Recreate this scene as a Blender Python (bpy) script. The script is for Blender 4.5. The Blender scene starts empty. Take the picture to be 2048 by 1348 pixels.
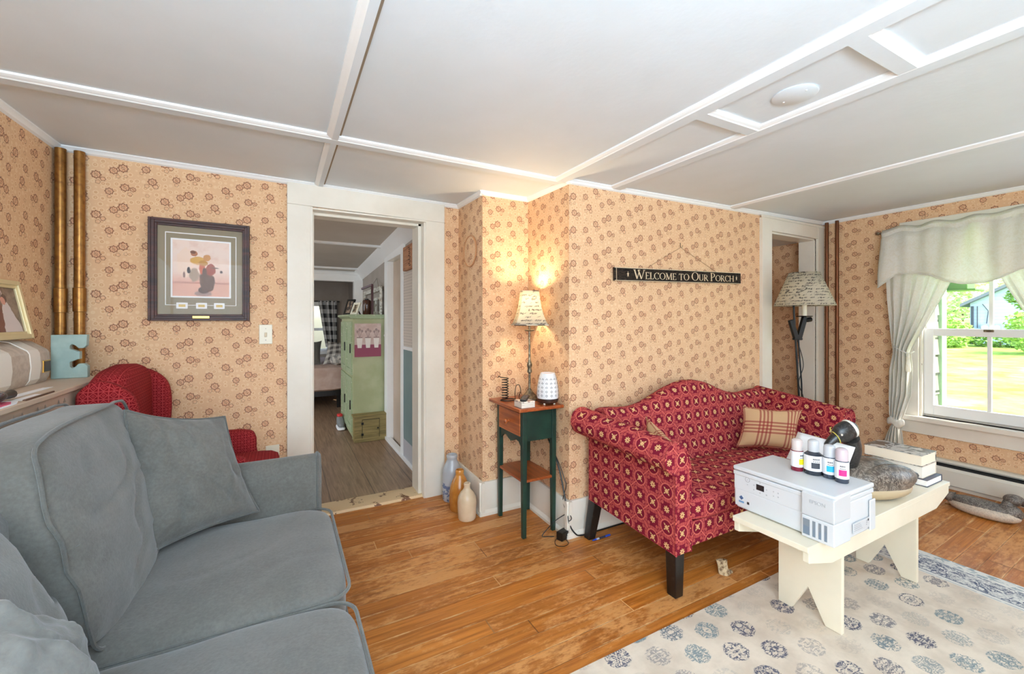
import bpy, bmesh, math, random
from mathutils import Vector, Matrix, noise as mnoise
random.seed(7)
PI = math.pi
sc = bpy.context.scene
COL = sc.collection
sin, cos = math.sin, math.cos
def R(d): return math.radians(d)
def lerp(a, b, t): return a + (b - a) * t
def clamp(x, a=0.0, b=1.0): return max(a, min(b, x))
def sst(a, b, x):
    t = clamp((x - a) / (b - a)); return t * t * (3 - 2 * t)
def interp(pts, x):
    if x <= pts[0][0]: return pts[0][1]
    for (x0, y0), (x1, y1) in zip(pts, pts[1:]):
        if x <= x1: return lerp(y0, y1, (x - x0) / (x1 - x0))
    return pts[-1][1]

# ------------------------------------------------------------------ materials
def lin(c):
    return c / 12.92 if c <= 0.04045 else ((c + 0.055) / 1.055) ** 2.4
def rgb(r, g, b): return (lin(r / 255), lin(g / 255), lin(b / 255), 1.0)

class S:
    """one value of a node tree, with arithmetic that adds Math nodes"""
    def __init__(s, nt, x): s.nt, s.x = nt, x
    def _m(s, op, *a):
        n = s.nt.nodes.new('ShaderNodeMath'); n.operation = op
        for i, v in enumerate((s,) + a):
            v = v.x if isinstance(v, S) else v
            if isinstance(v, (int, float)): n.inputs[i].default_value = v
            else: s.nt.links.new(v, n.inputs[i])
        return S(s.nt, n.outputs[0])
    def __add__(s, o): return s._m('ADD', o)
    __radd__ = __add__
    def __sub__(s, o): return s._m('SUBTRACT', o)
    def __rsub__(s, o): return S(s.nt, o)._m('SUBTRACT', s)
    def __mul__(s, o): return s._m('MULTIPLY', o)
    __rmul__ = __mul__
    def __truediv__(s, o): return s._m('DIVIDE', o)
    def __neg__(s): return s._m('MULTIPLY', -1.0)
    def floor(s): return s._m('FLOOR')
    def fract(s): return s._m('FRACT')
    def abs(s): return s._m('ABSOLUTE')
    def sin(s): return s._m('SINE')
    def cos(s): return s._m('COSINE')
    def sqrt(s): return s._m('SQRT')
    def gt(s, o): return s._m('GREATER_THAN', o)
    def lt(s, o): return s._m('LESS_THAN', o)
    def mod(s, o): return s._m('FLOORED_MODULO', o)
    def wrap(s, hi, lo): return s._m('WRAP', hi, lo)
    def max(s, o): return s._m('MAXIMUM', o)
    def min(s, o): return s._m('MINIMUM', o)
    def atan2(s, o): return s._m('ARCTAN2', o)
    def pow(s, o): return s._m('POWER', o)
    def clamp(s): return s.max(0.0).min(1.0)
    def sm(s, a, b):
        """smooth 0..1 from a to b (a may exceed b)"""
        t = ((s - a) * (1.0 / (b - a))).clamp()
        return t * t * (3.0 - 2.0 * t)

class X:
    """node-building context of one material"""
    def __init__(s, nt): s.nt = nt; s._tc = None
    def n(s, t): return s.nt.nodes.new(t)
    def tc(s, out):
        if s._tc is None: s._tc = s.n('ShaderNodeTexCoord')
        return s._tc.outputs[out]
    def uv(s):
        sp = s.n('ShaderNodeSeparateXYZ'); s.nt.links.new(s.tc('UV'), sp.inputs[0])
        return S(s.nt, sp.outputs[0]), S(s.nt, sp.outputs[1])
    def pos(s):
        sp = s.n('ShaderNodeSeparateXYZ'); s.nt.links.new(s.tc('Object'), sp.inputs[0])
        return tuple(S(s.nt, o) for o in sp.outputs)
    def vec(s, a, b, c=0.0):
        cb = s.n('ShaderNodeCombineXYZ')
        for i, v in enumerate((a, b, c)):
            if isinstance(v, S): s.nt.links.new(v.x, cb.inputs[i])
            else: cb.inputs[i].default_value = v
        return cb.outputs[0]
    def noise(s, vec, scale, detail=3, rough=.55, dist=0.0, out=0):
        t = s.n('ShaderNodeTexNoise')
        t.inputs['Scale'].default_value = scale; t.inputs['Detail'].default_value = detail
        t.inputs['Roughness'].default_value = rough; t.inputs['Distortion'].default_value = dist
        s.nt.links.new(vec, t.inputs['Vector'])
        return S(s.nt, t.outputs[out])
    def voro(s, vec, scale, rnd=1.0, feature='F1', out='Distance'):
        t = s.n('ShaderNodeTexVoronoi'); t.feature = feature
        t.inputs['Scale'].default_value = scale; t.inputs['Randomness'].default_value = rnd
        s.nt.links.new(vec, t.inputs['Vector'])
        return S(s.nt, t.outputs[out])
    def white(s, vec):
        t = s.n('ShaderNodeTexWhiteNoise'); t.noise_dimensions = '3D'
        s.nt.links.new(vec, t.inputs['Vector']); return S(s.nt, t.outputs['Value'])
    def mix(s, f, a, b, blend='MIX'):
        m = s.n('ShaderNodeMix'); m.data_type = 'RGBA'; m.blend_type = blend
        for i, v in ((0, f), (6, a), (7, b)):
            v = v.x if isinstance(v, S) else v
            if isinstance(v, (tuple, list)): m.inputs[i].default_value = v
            elif isinstance(v, (int, float)): m.inputs[i].default_value = v
            else: s.nt.links.new(v, m.inputs[i])
        return m.outputs[2]

MATS = {}
def mat(name, color, rough=.5, metal=0.0, spec=.5, bump=None, bs=.3, bd=.01, **kw):
    """color: rgb tuple or f(ctx) -> colour; bump: f(ctx) -> height"""
    m = bpy.data.materials.new(name); m.use_nodes = True
    nt = m.node_tree; b = nt.nodes['Principled BSDF']; c = X(nt)
    v = color(c) if callable(color) else color
    if isinstance(v, S): v = v.x
    if isinstance(v, tuple): b.inputs['Base Color'].default_value = v
    else: nt.links.new(v, b.inputs['Base Color'])
    r = rough(c) if callable(rough) else rough
    if isinstance(r, S): nt.links.new(r.x, b.inputs['Roughness'])
    else: b.inputs['Roughness'].default_value = r
    b.inputs['Metallic'].default_value = metal
    b.inputs['Specular IOR Level'].default_value = spec
    for k, val in kw.items():
        b.inputs[k.replace('_', ' ')].default_value = val
    if bump:
        h = bump(c); bn = nt.nodes.new('ShaderNodeBump')
        bn.inputs['Strength'].default_value = bs; bn.inputs['Distance'].default_value = bd
        nt.links.new(h.x, bn.inputs['Height']); nt.links.new(bn.outputs[0], b.inputs['Normal'])
    MATS[name] = m
    return m

# ------------------------------------------------------------------ geometry
class MB:
    def __init__(s): s.v, s.f, s.uv, s.mi = [], [], [], []
    def vert(s, p): s.v.append(tuple(p)); return len(s.v) - 1
    def face(s, idx, uvs=None, mi=0):
        s.f.append(tuple(idx)); s.mi.append(mi)
        if uvs is None:
            P = [Vector(s.v[i]) for i in idx]
            n = Vector((0, 0, 0))
            for i in range(len(P)):
                a, b = P[i], P[(i + 1) % len(P)]
                n += Vector(((a.y - b.y) * (a.z + b.z), (a.z - b.z) * (a.x + b.x), (a.x - b.x) * (a.y + b.y)))
            k = max(range(3), key=lambda i: abs(n[i]))
            uvs = [(p.y, p.z) if k == 0 else (p.x, p.z) if k == 1 else (p.x, p.y) for p in P]
        s.uv.append(uvs)
    def poly(s, pts, uvs=None, mi=0): s.face([s.vert(p) for p in pts], uvs, mi)
    def box(s, x0, x1, y0, y1, z0, z1, mi=0):
        i = [s.vert(p) for p in ((x0,y0,z0),(x1,y0,z0),(x1,y1,z0),(x0,y1,z0),(x0,y0,z1),(x1,y0,z1),(x1,y1,z1),(x0,y1,z1))]
        for q in ((3,2,1,0),(4,5,6,7),(0,1,5,4),(1,2,6,5),(2,3,7,6),(3,0,4,7)): s.face([i[k] for k in q], None, mi)
        return s
    def obox(s, c, ax, ay, hx, hy, z0, z1, mi=0):
        """box standing on end: centre c(x,y), unit axis ax, half sizes"""
        a = Vector((ax, ay)).normalized(); b = Vector((-a.y, a.x)); c = Vector(c[:2])
        q = [c - a*hx - b*hy, c + a*hx - b*hy, c + a*hx + b*hy, c - a*hx + b*hy]
        return s.prism([(p.x, p.y) for p in q], 'xy', z0, z1, mi)
    def prism(s, poly, plane, a0, a1, mi=0):
        def P(p, a):
            return (p[0], p[1], a) if plane == 'xy' else (p[0], a, p[1]) if plane == 'xz' else (a, p[0], p[1])
        n = len(poly)
        b = [s.vert(P(p, a0)) for p in poly]; t = [s.vert(P(p, a1)) for p in poly]
        s.face(b[::-1], None, mi); s.face(t, None, mi)
        for i in range(n):
            j = (i + 1) % n; s.face((b[i], b[j], t[j], t[i]), None, mi)
        return s
    def beam(s, p, q, w, h, up=(0,0,1)):
        """rectangular bar from p to q"""
        p, q = Vector(p), Vector(q); d = (q - p).normalized(); u = Vector(up)
        r = d.cross(u).normalized(); u = r.cross(d)
        c = [r*w/2 + u*h/2, -r*w/2 + u*h/2, -r*w/2 - u*h/2, r*w/2 - u*h/2]
        a = [s.vert(p + k) for k in c]; b = [s.vert(q + k) for k in c]
        s.face(a); s.face(b[::-1])
        for i in range(4):
            j = (i + 1) % 4; s.face((a[j], a[i], b[i], b[j]))
        return s
    def grid(s, P, uvs=None, cu=False, cv=False, mi=0):
        """P[i][j] points; cu closes i, cv closes j; uvs metres by arc length if None"""
        n, m = len(P), len(P[0])
        idx = [[s.vert(p) for p in row] for row in P]
        if uvs is None:
            uvs = []
            ua = [0.0]
            for i in range(1, n + 1):
                k = m // 2
                ua.append(ua[-1] + (Vector(P[i % n][k]) - Vector(P[i-1][k])).length)
            for i in range(n + 1):
                row = [0.0]
                for j in range(1, m + 1):
                    row.append(row[-1] + (Vector(P[i % n][j % m]) - Vector(P[i % n][j-1])).length)
                uvs.append([(ua[i], r) for r in row])
        for i in range(n if cu else n - 1):
            for j in range(m if cv else m - 1):
                i1, j1 = (i + 1) % n, (j + 1) % m
                s.face((idx[i][j], idx[i1][j], idx[i1][j1], idx[i][j1]),
                       (uvs[i][j], uvs[i+1][j], uvs[i+1][j+1], uvs[i][j+1]), mi)
        return idx
    def loft(s, rings, caps=True, mi=0, uvs=None):
        idx = s.grid(rings, uvs, False, True, mi)
        if caps:
            s.face(idx[0][::-1], None, mi); s.face(idx[-1], None, mi)
        return s
    def lathe(s, prof, cx=0, cy=0, n=24, mi=0, caps=True, sx=1.0, sy=1.0):
        rings = [[(cx + r*cos(2*PI*k/n)*sx, cy + r*sin(2*PI*k/n)*sy, z) for k in range(n)] for r, z in prof]
        return s.loft(rings, caps, mi)
    def tube(s, pts, r, n=8, caps=True, mi=0, closed=False):
        P = [Vector(p) for p in pts]; m = len(P)
        rr = r if isinstance(r, (list, tuple)) else [r]*m
        rings = []; ref = None
        for i in range(m):
            if closed: t = P[(i+1) % m] - P[i-1]
            else: t = P[min(i+1, m-1)] - P[max(i-1, 0)]
            t.normalize()
            if ref is None:
                ref = Vector((0,0,1)) if abs(t.z) < .9 else Vector((1,0,0))
            u = (ref - t * ref.dot(t)).normalized(); w = t.cross(u); ref = u
            rings.append([P[i] + (u*cos(2*PI*k/n) + w*sin(2*PI*k/n))*rr[i] for k in range(n)])
        if closed: s.grid(rings, None, True, True, mi)
        else: s.loft(rings, caps, mi)
        return s
    def ellip(s, c, r, n=20, m=12, rot=None, mi=0, fn=None):
        M = rot or Matrix.Identity(3); c = Vector(c)
        rings = []
        for i in range(1, m):
            a = -PI/2 + PI*i/m
            rings.append([c + M @ Vector((r[0]*cos(a)*cos(2*PI*k/n), r[1]*cos(a)*sin(2*PI*k/n), r[2]*sin(a))) for k in range(n)])
        if fn: rings = [[Vector(fn(p)) for p in q] for q in rings]
        idx = s.grid(rings, None, False, True, mi)
        lo = c + M @ Vector((0,0,-r[2])); hi = c + M @ Vector((0,0,r[2]))
        if fn: lo, hi = Vector(fn(lo)), Vector(fn(hi))
        a, b = s.vert(lo), s.vert(hi)
        for k in range(n):
            s.face((idx[0][(k+1) % n], idx[0][k], a), None, mi); s.face((idx[-1][k], idx[-1][(k+1) % n], b), None, mi)
        return s
    def rbox(s, c, h, k=6.0, n=10, fn=None, mi=0):
        """soft box (superellipsoid) of half sizes h about c; fn(p, q) bends it (q in -1..1)"""
        c = Vector(c); key = {}
        def P(a):
            kk = tuple(round(t, 5) for t in a)
            if kk not in key:
                L = sum(abs(t)**k for t in a) ** (1.0/k)
                q = Vector(a) / L
                p = c + Vector((q.x*h[0], q.y*h[1], q.z*h[2]))
                if fn: p = Vector(fn(p, q))
                key[kk] = s.vert(p)
            return key[kk]
        g = [math.tan((-1 + 2*i/n) * PI/4) for i in range(n + 1)]
        for ax in range(3):
            for sg in (-1, 1):
                for i in range(n):
                    for j in range(n):
                        q = []
                        for a, b in ((i,j),(i+1,j),(i+1,j+1),(i,j+1)):
                            t = [0,0,0]; t[ax] = sg; t[(ax+1) % 3] = g[a]; t[(ax+2) % 3] = g[b]
                            q.append(P(t))
                        s.face(q if sg > 0 else q[::-1], None, mi)
        return s
    def xform(s, M, start=0):
        for i in range(start, len(s.v)): s.v[i] = tuple(M @ Vector(s.v[i]))
        return s
    def build(s, name, mats, parent=None, smooth=40, bevel=0.0, seg=2, solid=0.0, recalc=True, loc=None):
        o3 = OFF.get(parent.name, Vector((0,0,0))) if parent else (Vector(loc) if loc else Vector((0,0,0)))
        me = bpy.data.meshes.new(name)
        me.from_pydata([tuple(Vector(p) - o3) for p in s.v], [], s.f)
        uvl = me.uv_layers.new(name='UVMap')
        k = 0
        for uvs in s.uv:
            for t in uvs: uvl.data[k].uv = t; k += 1
        me.polygons.foreach_set('material_index', s.mi)
        if recalc:
            bm = bmesh.new(); bm.from_mesh(me); bmesh.ops.recalc_face_normals(bm, faces=bm.faces); bm.to_mesh(me); bm.free()
        for m in (mats if isinstance(mats, (list, tuple)) else [mats]): me.materials.append(m)
        if smooth:
            me.shade_smooth(); me.set_sharp_from_angle(angle=R(smooth))
        o = bpy.data.objects.new(name, me); COL.objects.link(o)
        if parent: o.parent = parent; OFF[o.name] = o3
        else: o.location = o3; OFF[o.name] = o3
        if bevel:
            b = o.modifiers.new('edge', 'BEVEL'); b.width = bevel; b.segments = seg; b.limit_method = 'ANGLE'; b.angle_limit = R(35)
        if solid:
            b = o.modifiers.new('cloth', 'SOLIDIFY'); b.thickness = solid; b.offset = 0
        return o
OFF = {}
def tag(o, label=None, cat=None, group=None, kind=None):
    if label: o['label'] = label
    if cat: o['category'] = cat
    if group: o['group'] = group
    if kind: o['kind'] = kind
    return o
def thing(name, label, cat, loc, group=None):
    o = bpy.data.objects.new(name, None); COL.objects.link(o)
    o.empty_display_size = .05; o.location = loc; OFF[o.name] = Vector(loc)
    return tag(o, label, cat, group)
def struct(mb, name, m, **kw):
    o = mb.build(name, m, **kw); o['kind'] = 'structure'; return o
def one(mb, name, m, label, cat, group=None, loc=None, **kw):
    """a thing that is a single mesh, its origin at loc"""
    return tag(mb.build(name, m, loc=loc, **kw), label, cat, group)
def copy_tree(o, parent=None):
    c = o.copy(); COL.objects.link(c)
    if parent: c.parent = parent
    OFF[c.name] = OFF[o.name]
    for ch in [k for k in list(COL.objects) if k.parent == o]: copy_tree(ch, c)
    return c
def text_mesh(s, size, name, m, parent, origin, xdir, ydir, depth=.0006, align='CENTER'):
    cu = bpy.data.curves.new(name, 'FONT'); cu.body = s; cu.size = size; cu.extrude = depth
    cu.align_x = align; cu.align_y = 'CENTER'
    tmp = bpy.data.objects.new(name, cu); COL.objects.link(tmp)
    dg = bpy.context.evaluated_depsgraph_get(); me = bpy.data.meshes.new_from_object(tmp.evaluated_get(dg))
    bpy.data.objects.remove(tmp); bpy.data.curves.remove(cu)
    x, y = Vector(xdir).normalized(), Vector(ydir).normalized(); z = x.cross(y)
    M = Matrix((x, y, z)).transposed().to_4x4(); M.translation = Vector(origin) - OFF[parent.name]
    me.transform(M); me.materials.clear(); me.materials.append(m)
    o = bpy.data.objects.new(name, me); COL.objects.link(o); o.parent = parent; OFF[o.name] = OFF[parent.name]
    return o
def bez(pts, n=8):
    """smooth curve through points (Catmull-Rom)"""
    P = [Vector(p) for p in pts]; out = []
    for i in range(len(P) - 1):
        a, b, c, d = P[max(i-1,0)], P[i], P[i+1], P[min(i+2, len(P)-1)]
        for k in range(n):
            t = k / n
            out.append(.5*((2*b) + (c-a)*t + (2*a-5*b+4*c-d)*t*t + (3*b-a-3*c+d)*t**3))
    out.append(P[-1]); return out
def nz(x, y, z=0.0): return mnoise.noise(Vector((x, y, z)))
# ------------------------------------------------------------------ surface materials
def wallpaper_color(tint=1.0):
    def f(c):
        u, v = c.uv()
        PU, PV = .274, .203
        cu = (u + .088) / PU; i = cu.floor()
        lu = (cu - i) * PU - .088
        lv = v + i * (PV / 2)
        ring = fill = None
        def flower(cx, cy, r, k=1.0, n=8, core=True):
            nonlocal ring, fill
            du = lu - cx; dv = (lv - cy).wrap(PV/2, -PV/2)
            d = (du*du + dv*dv).sqrt(); a = dv.atan2(du)
            q = d / ((a*n).cos() * (.09*r) + r)
            e = (q - .93).abs().sm(.22, .12) * ((a*(n*2)+.6).sin()*.30 + .72)
            if core: e = e.max((q - .36).abs().sm(.13, .05) * .45).max((du*.8 + dv*.6).abs().sm(.0025, .0012) * q.lt(.72) * .5)
            e = e * k
            g = q.lt(1.0) * k
            ring = e if ring is None else ring.max(e)
            fill = g if fill is None else fill.max(g)
        for a in ((0,0,.0165),(.037,.018,.0195),(-.067,-.031,.0185),(-.041,-.050,.0105,.9,6,False),(.129,.027,.017),
                  (.155,-.034,.018),(.168,-.057,.012,.8,6,False),(.044,-.081,.018),(.076,-.087,.0115),(-.017,-.109,.016),
                  (.134,-.111,.0085,.45,6,False)): flower(*a)
        for a in ((.017,-.028,.009),(.047,-.022,.008),(-.060,-.067,.010),(.110,.005,.008),(.132,-.059,.010),(.064,-.113,.010),(-.017,-.135,.009)):
            flower(*a, .62, 5, False)
        vv = c.vec(u, v)
        d = c.voro(vv, 36, .45)
        circ = (d - .20).abs().sm(.10, .04)
        lite = (d - .36).abs().sm(.11, .04).max(d.sm(.10, .04))
        sp = c.noise(vv, 520, 1, .5).sm(.60, .72)
        base = c.mix(circ * .55, rgb(226,186,146), rgb(206,152,112))
        base = c.mix(lite * .6, base, rgb(238,208,170))
        base = c.mix(sp * .30, base, rgb(176,112,86))
        big = c.noise(vv, 1.7, 3)
        base = c.mix(big.sm(.45,.75) * .10, base, rgb(206,150,110))
        base = c.mix(fill * .20, base, rgb(224,136,108))
        return c.mix(ring * .95, base, rgb(108,46,28))
    return f
WALLPAPER = mat('wallpaper', wallpaper_color(), .62, spec=.25)

def paint(name, r, g, b, rough=.45, chips=0.0, mott=.06):
    def f(c):
        p = c.tc('Object')
        n = c.noise(p, 3.0, 4)
        col = c.mix(n.sm(.3,.7), rgb(r,g,b), rgb(max(0,int(r*(1-mott))), max(0,int(g*(1-mott*1.1))), max(0,int(b*(1-mott*1.4)))))
        if chips:
            k = c.noise(p, 26, 4, .7).sm(.70,.73) * c.noise(p, 5, 2).sm(.50,.60)
            col = c.mix(k * chips, col, rgb(120,92,66))
        return col
    return mat(name, f, rough, bump=lambda c: c.noise(c.tc('Object'), 30, 3), bs=.08, bd=.01)
CEIL = paint('ceiling_paint', 225,231,236, .55, mott=.015)
TRIM = paint('trim_paint', 238,232,220, .35, chips=.7, mott=.04)
WHITE = paint('white_trim_paint', 247,247,246, .35, mott=.01)
CREAM = paint('cream_bench_paint', 242,233,211, .42, mott=.04)
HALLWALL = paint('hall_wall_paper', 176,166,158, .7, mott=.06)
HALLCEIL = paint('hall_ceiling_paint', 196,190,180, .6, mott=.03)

def boards(c, bw, length, seed=0.0):
    """returns (row id, per-board random, seam mask, u, v)"""
    u, v = c.uv()
    rv = v / bw; row = rv.floor(); fr = (rv - row - .5).abs()
    off = c.white(c.vec(row, seed, 3.0))
    ru = (u + off * 3.0) / length; colm = ru.floor(); fu = (ru - colm - .5).abs()
    rnd = c.white(c.vec(row, colm, seed + 1.0))
    seam = fr.sm(.475, .495).max(fu.sm(.4975, .4995))
    return row, rnd, seam, u, v
def floor_color(c):
    row, rnd, seam, u, v = boards(c, .088, 1.55)
    g = c.noise(c.vec(u*2.2 + rnd*9.0, v*55.0 + rnd*30.0), 1.0, 5, .65, .6)
    col = c.mix(g.sm(.30,.72), rgb(148,82,26), rgb(202,126,52))
    col = c.mix(rnd * .55, col, rgb(128,72,30))
    # worn, scuffed patches showing raw wood
    w1 = c.noise(c.vec(u*1.5, v*2.6, rnd*1.3), 1.3, 5, .68)
    w2 = c.noise(c.vec(u*16.0, v*44.0, rnd*5.0), 1.0, 6, .75)
    wear = (w1 * .62 + w2 * .52 + (rnd - .5) * .14).sm(.55, .68)
    col = c.mix(wear * .75, col, rgb(212,152,92))
    edge = ((v/.088).fract() - .5).abs().sm(.42, .49) * c.noise(c.vec(u*3.0, v*9.0), 1.6, 4, .7).sm(.50,.60)
    col = c.mix(edge * .75, col, rgb(226,180,126))
    dark = c.noise(c.vec(u*4.0, v*11.0), 1.2, 5, .7).sm(.62, .74)
    col = c.mix(dark * .5, col, rgb(92,48,22))
    sl = c.noise(c.vec(u*2.5, row*3.7, 1.0), 1.4, 3).sm(.42, .56)
    return c.mix(seam * .75, col, c.mix(sl, rgb(84,44,18), rgb(224,176,120)))
def floor_rough(c):
    u, v = c.uv(); return c.noise(c.vec(u*3, v*8), 1.5, 4).sm(.3,.7) * .22 + .30
FLOOR = mat('worn_pine_floor', floor_color, floor_rough, spec=.45,
            bump=lambda c: boards(c, .088, 1.55)[2] * -1.0, bs=.35, bd=.004)
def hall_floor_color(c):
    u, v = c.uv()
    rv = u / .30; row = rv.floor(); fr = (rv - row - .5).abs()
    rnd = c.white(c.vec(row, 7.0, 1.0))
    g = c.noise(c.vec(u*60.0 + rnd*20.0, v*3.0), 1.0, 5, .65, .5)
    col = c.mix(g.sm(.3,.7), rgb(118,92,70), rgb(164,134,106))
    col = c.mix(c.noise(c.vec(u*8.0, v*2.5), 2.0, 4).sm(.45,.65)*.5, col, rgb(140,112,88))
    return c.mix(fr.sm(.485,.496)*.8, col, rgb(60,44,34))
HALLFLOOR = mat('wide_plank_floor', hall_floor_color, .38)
def thresh_color(c):
    p = c.tc('Object')
    k = c.noise(p, 11, 5, .72).sm(.56,.60)
    return c.mix(k, rgb(226,196,152), rgb(120,74,40))
THRESH = mat('flaking_threshold_paint', thresh_color, .5)

def fabric(name, r, g, b, var=.12, scale=140, rough=.95, stain=0.0, sheen=.3):
    def f(c):
        p = c.tc('Object')
        n = c.noise(p, scale, 2, .6); m = c.noise(p, 5.0, 4, .6)
        dk = tuple(max(0, int(t*(1-var))) for t in (r,g,b)); lt = tuple(min(255, int(t*(1+var*.7))) for t in (r,g,b))
        col = c.mix((n*.45 + m*.55).sm(.3,.7), rgb(*dk), rgb(*lt))
        if stain:
            col = c.mix(c.noise(p, 7.5, 5, .65).sm(.60,.74)*stain, col, rgb(min(255,int(r*1.22)),min(255,int(g*1.22)),min(255,int(b*1.22))))
        return col
    return mat(name, f, rough, spec=.15, Sheen_Weight=sheen, bump=lambda c: c.noise(c.tc('Object'), scale*1.6, 2), bs=.15, bd=.004)
GREY = fabric('grey_brushed_fabric', 99,96,91, .10, 110, stain=.5)
GREYP = fabric('grey_piping', 92,90,86, .08)

def coverlet(c):
    u, v = c.uv(); s = .086
    a = u / s; b = v / s; i = a.floor(); j = b.floor()
    x = a - i - .5; y = b - j - .5
    par = (i + j).mod(2.0)
    ax, ay = x.abs(), y.abs()
    r = (x*x + y*y).sqrt(); an = y.atan2(x)
    # rosette cell: eight petals and four corner dots
    pet = r.lt(((an*4.0).cos().abs() * .60 + .40) * .20) * r.gt(.04)
    dx = ax - .30; dy = ay - .30
    dd = (dx*dx + dy*dy).sqrt()
    dots = dd.lt(.088) * (dd - .045).abs().gt(.012)
    rose_tan = pet; rose_salm = dots
    # ring cell: dark ovals parted by a cross, tan star in the middle
    star = r.lt(((an*2.0).cos().abs() * .6 + .4) * .13).max((ax - ay).abs().lt(.026) * r.lt(.27)).max(((ax-.13).pow(2.0) + (ay-.13).pow(2.0)).lt(.0019))
    star2 = (ax*ay).lt(.0020) * r.lt(.14)
    ringl = (r - .41).abs().lt(.035)
    spokes = (ax - ay).abs().lt(.04) * r.gt(.36)
    # wavy bands between cells
    m = ax.max(ay); n = ax.min(ay)
    wv = m + (n * 11.0).cos() * .022
    band = (wv - .445).abs().lt(.017).max((wv - .50).abs().lt(.014))
    lens = (((.5 - m) * 3.2).pow(2.0) + ((n - .16) * 9.0).pow(2.0)).sqrt()
    lensm = (lens - .8).abs().lt(.22)
    bandbg = m.gt(.40)
    tan = c.mix(par, rose_tan.x, star.max(star2).x); salm = c.mix(par, rose_salm.x, ringl.max(spokes).x)
    wn = c.noise(c.vec(u, v), 900, 1, .5)
    col = c.mix(c.noise(c.vec(u,v), 60, 2), rgb(104,20,38), rgb(128,28,47))
    col = c.mix(bandbg * .28, col, rgb(160,56,60))
    col = c.mix(band.max(lensm * bandbg * .7) * .78, col, rgb(202,94,86))
    col = c.mix(salm, col, rgb(204,104,90))
    col = c.mix(tan, col, rgb(222,178,124))
    return c.mix(wn.sm(.35,.7) * .28, col, rgb(100,30,40))
COVERLET = mat('woven_coverlet', coverlet, .95, spec=.1, bump=lambda c: c.noise(c.tc('UV'), 700, 2), bs=.2, bd=.003)

def diamonds(c):
    u, v = c.uv(); s = .030
    a = u / s; b = v / s; x = a - a.floor() - .5; y = b - b.floor() - .5
    d = x.abs() + y.abs()
    r = (x*x+y*y).sqrt()
    ln = (d - .40).abs().lt(.075).max((d - .13).abs().lt(.055)).max((x.abs().max(y.abs()) - .5).abs().lt(.07))
    col = c.mix(c.noise(c.vec(u,v), 220, 2), rgb(96,14,20), rgb(122,22,28))
    return c.mix(ln * .7, col, rgb(168,60,60))
REDCHAIR = mat('red_diamond_fabric', diamonds, .95, spec=.1)

def plaid(base, line, s=.30):
    def f(c):
        u, v = c.uv()
        def lines(t):
            q = (t / s - .5).fract() * s; m = None
            for k in (.020, .042, .064, .086):
                e = (q - k).abs().sm(.0065, .0045); m = e if m is None else m.max(e)
            return m
        a, b = lines(u), lines(v)
        col = c.mix(c.noise(c.vec(u,v), 300, 2), base, tuple(t*.86 for t in base[:3]) + (1,))
        col = c.mix(a * .72, col, line); return c.mix(b * .72, col, line)
    return f
PLAID = mat('tan_red_plaid', plaid(rgb(206,168,128), rgb(140,44,46), .165), .95, spec=.15)
def gingham(c):
    u, v = c.uv(); s = .16
    a = (u/s).fract().gt(.5); b = (v/s).fract().gt(.5)
    f = (a + b) * .5
    return c.mix(f, rgb(226,226,226), rgb(66,66,70))
GINGHAM = mat('black_white_buffalo_check', gingham, .9)
GINGHAM2 = mat('small_grey_check', lambda c: (lambda u, v: c.mix(((u/.09).fract().gt(.5) + (v/.09).fract().gt(.5)) * .5, rgb(196,190,182), rgb(84,78,76)))(*c.uv()), .9)

def rug_color(c):
    u, v = c.uv()
    dx, dy = .1425, .128
    a = (u - 1.413) / dx + .5; i = a.floor(); x = (a - i - .5) * dx
    b = (v - 1.103 + .0 + i * (dy/2)) / dy + .5; j = b.floor(); y = (b - j - .5) * dy
    rnd = c.white(c.vec(i, j, 2.0)); rn2 = c.white(c.vec(i, j, 5.0))
    vv = c.vec(u, v)
    r = (x*x*.85 + y*y*1.1).sqrt() + (c.noise(vv, 30, 2) - .5) * .022
    blob = r.sm(.050, .044)
    # squiggles: ridged noise, mirrored in the cell so each medallion is symmetric-ish
    sq = c.noise(c.vec(x.abs()*.8 + rnd*4.0, y.abs()*1.2 + rn2*3.0), 50, 2, .55, 1.0)
    sq = (sq - .5).abs().sm(.085, .045)
    sq2 = c.noise(c.vec(u*.55, v*1.7), 95, 3, .6).sm(.50, .56)
    ink = blob * (sq * .9).max(sq2 * .25) * c.noise(vv, 130, 2).sm(.22,.5)
    str_ = rnd.sm(.25, .72) * .82 + .16
    base = c.mix(c.noise(vv, 6, 4, .6).sm(.35,.7), rgb(222,208,190), rgb(200,184,166))
    base = c.mix(c.noise(c.vec(u*30, v*160), 1.0, 3).sm(.5,.8)*.18, base, rgb(200,186,168))
    inkc = c.mix(rn2.sm(.35,.75), rgb(40,50,82), rgb(104,122,128))
    field = c.mix(ink * str_, base, inkc)
    # border at the short end
    bw = c.noise(c.vec(u, v*.7), 58, 4, .62, 1.0); bwm = (bw - .5).abs().sm(.08, .03)
    bl = c.noise(c.vec(u*.9, v*.6), 22, 3).sm(.40, .52)
    inb = u.gt(2.93) * u.lt(3.065)
    outb = u.gt(3.085)
    lines = ((u - 2.925).abs().sm(.006,.003)).max((u - 3.072).abs().sm(.007,.004)).max((u - 2.90).abs().sm(.005,.003)*.5) * c.noise(vv, 40, 3).sm(.35,.5)
    col = c.mix(u.gt(2.89), field, c.mix(c.noise(vv, 8, 3), rgb(232,228,218), rgb(206,204,198)))
    col = c.mix(inb * bwm * (bl*.6 + .35), col, rgb(46,58,92))
    col = c.mix(outb * c.noise(c.vec(u, v*.6), 45, 3, .6, .6).sm(.50,.58) * .7, col, rgb(120,142,150))
    return c.mix(lines * .8, col, rgb(70,84,110))
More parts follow.
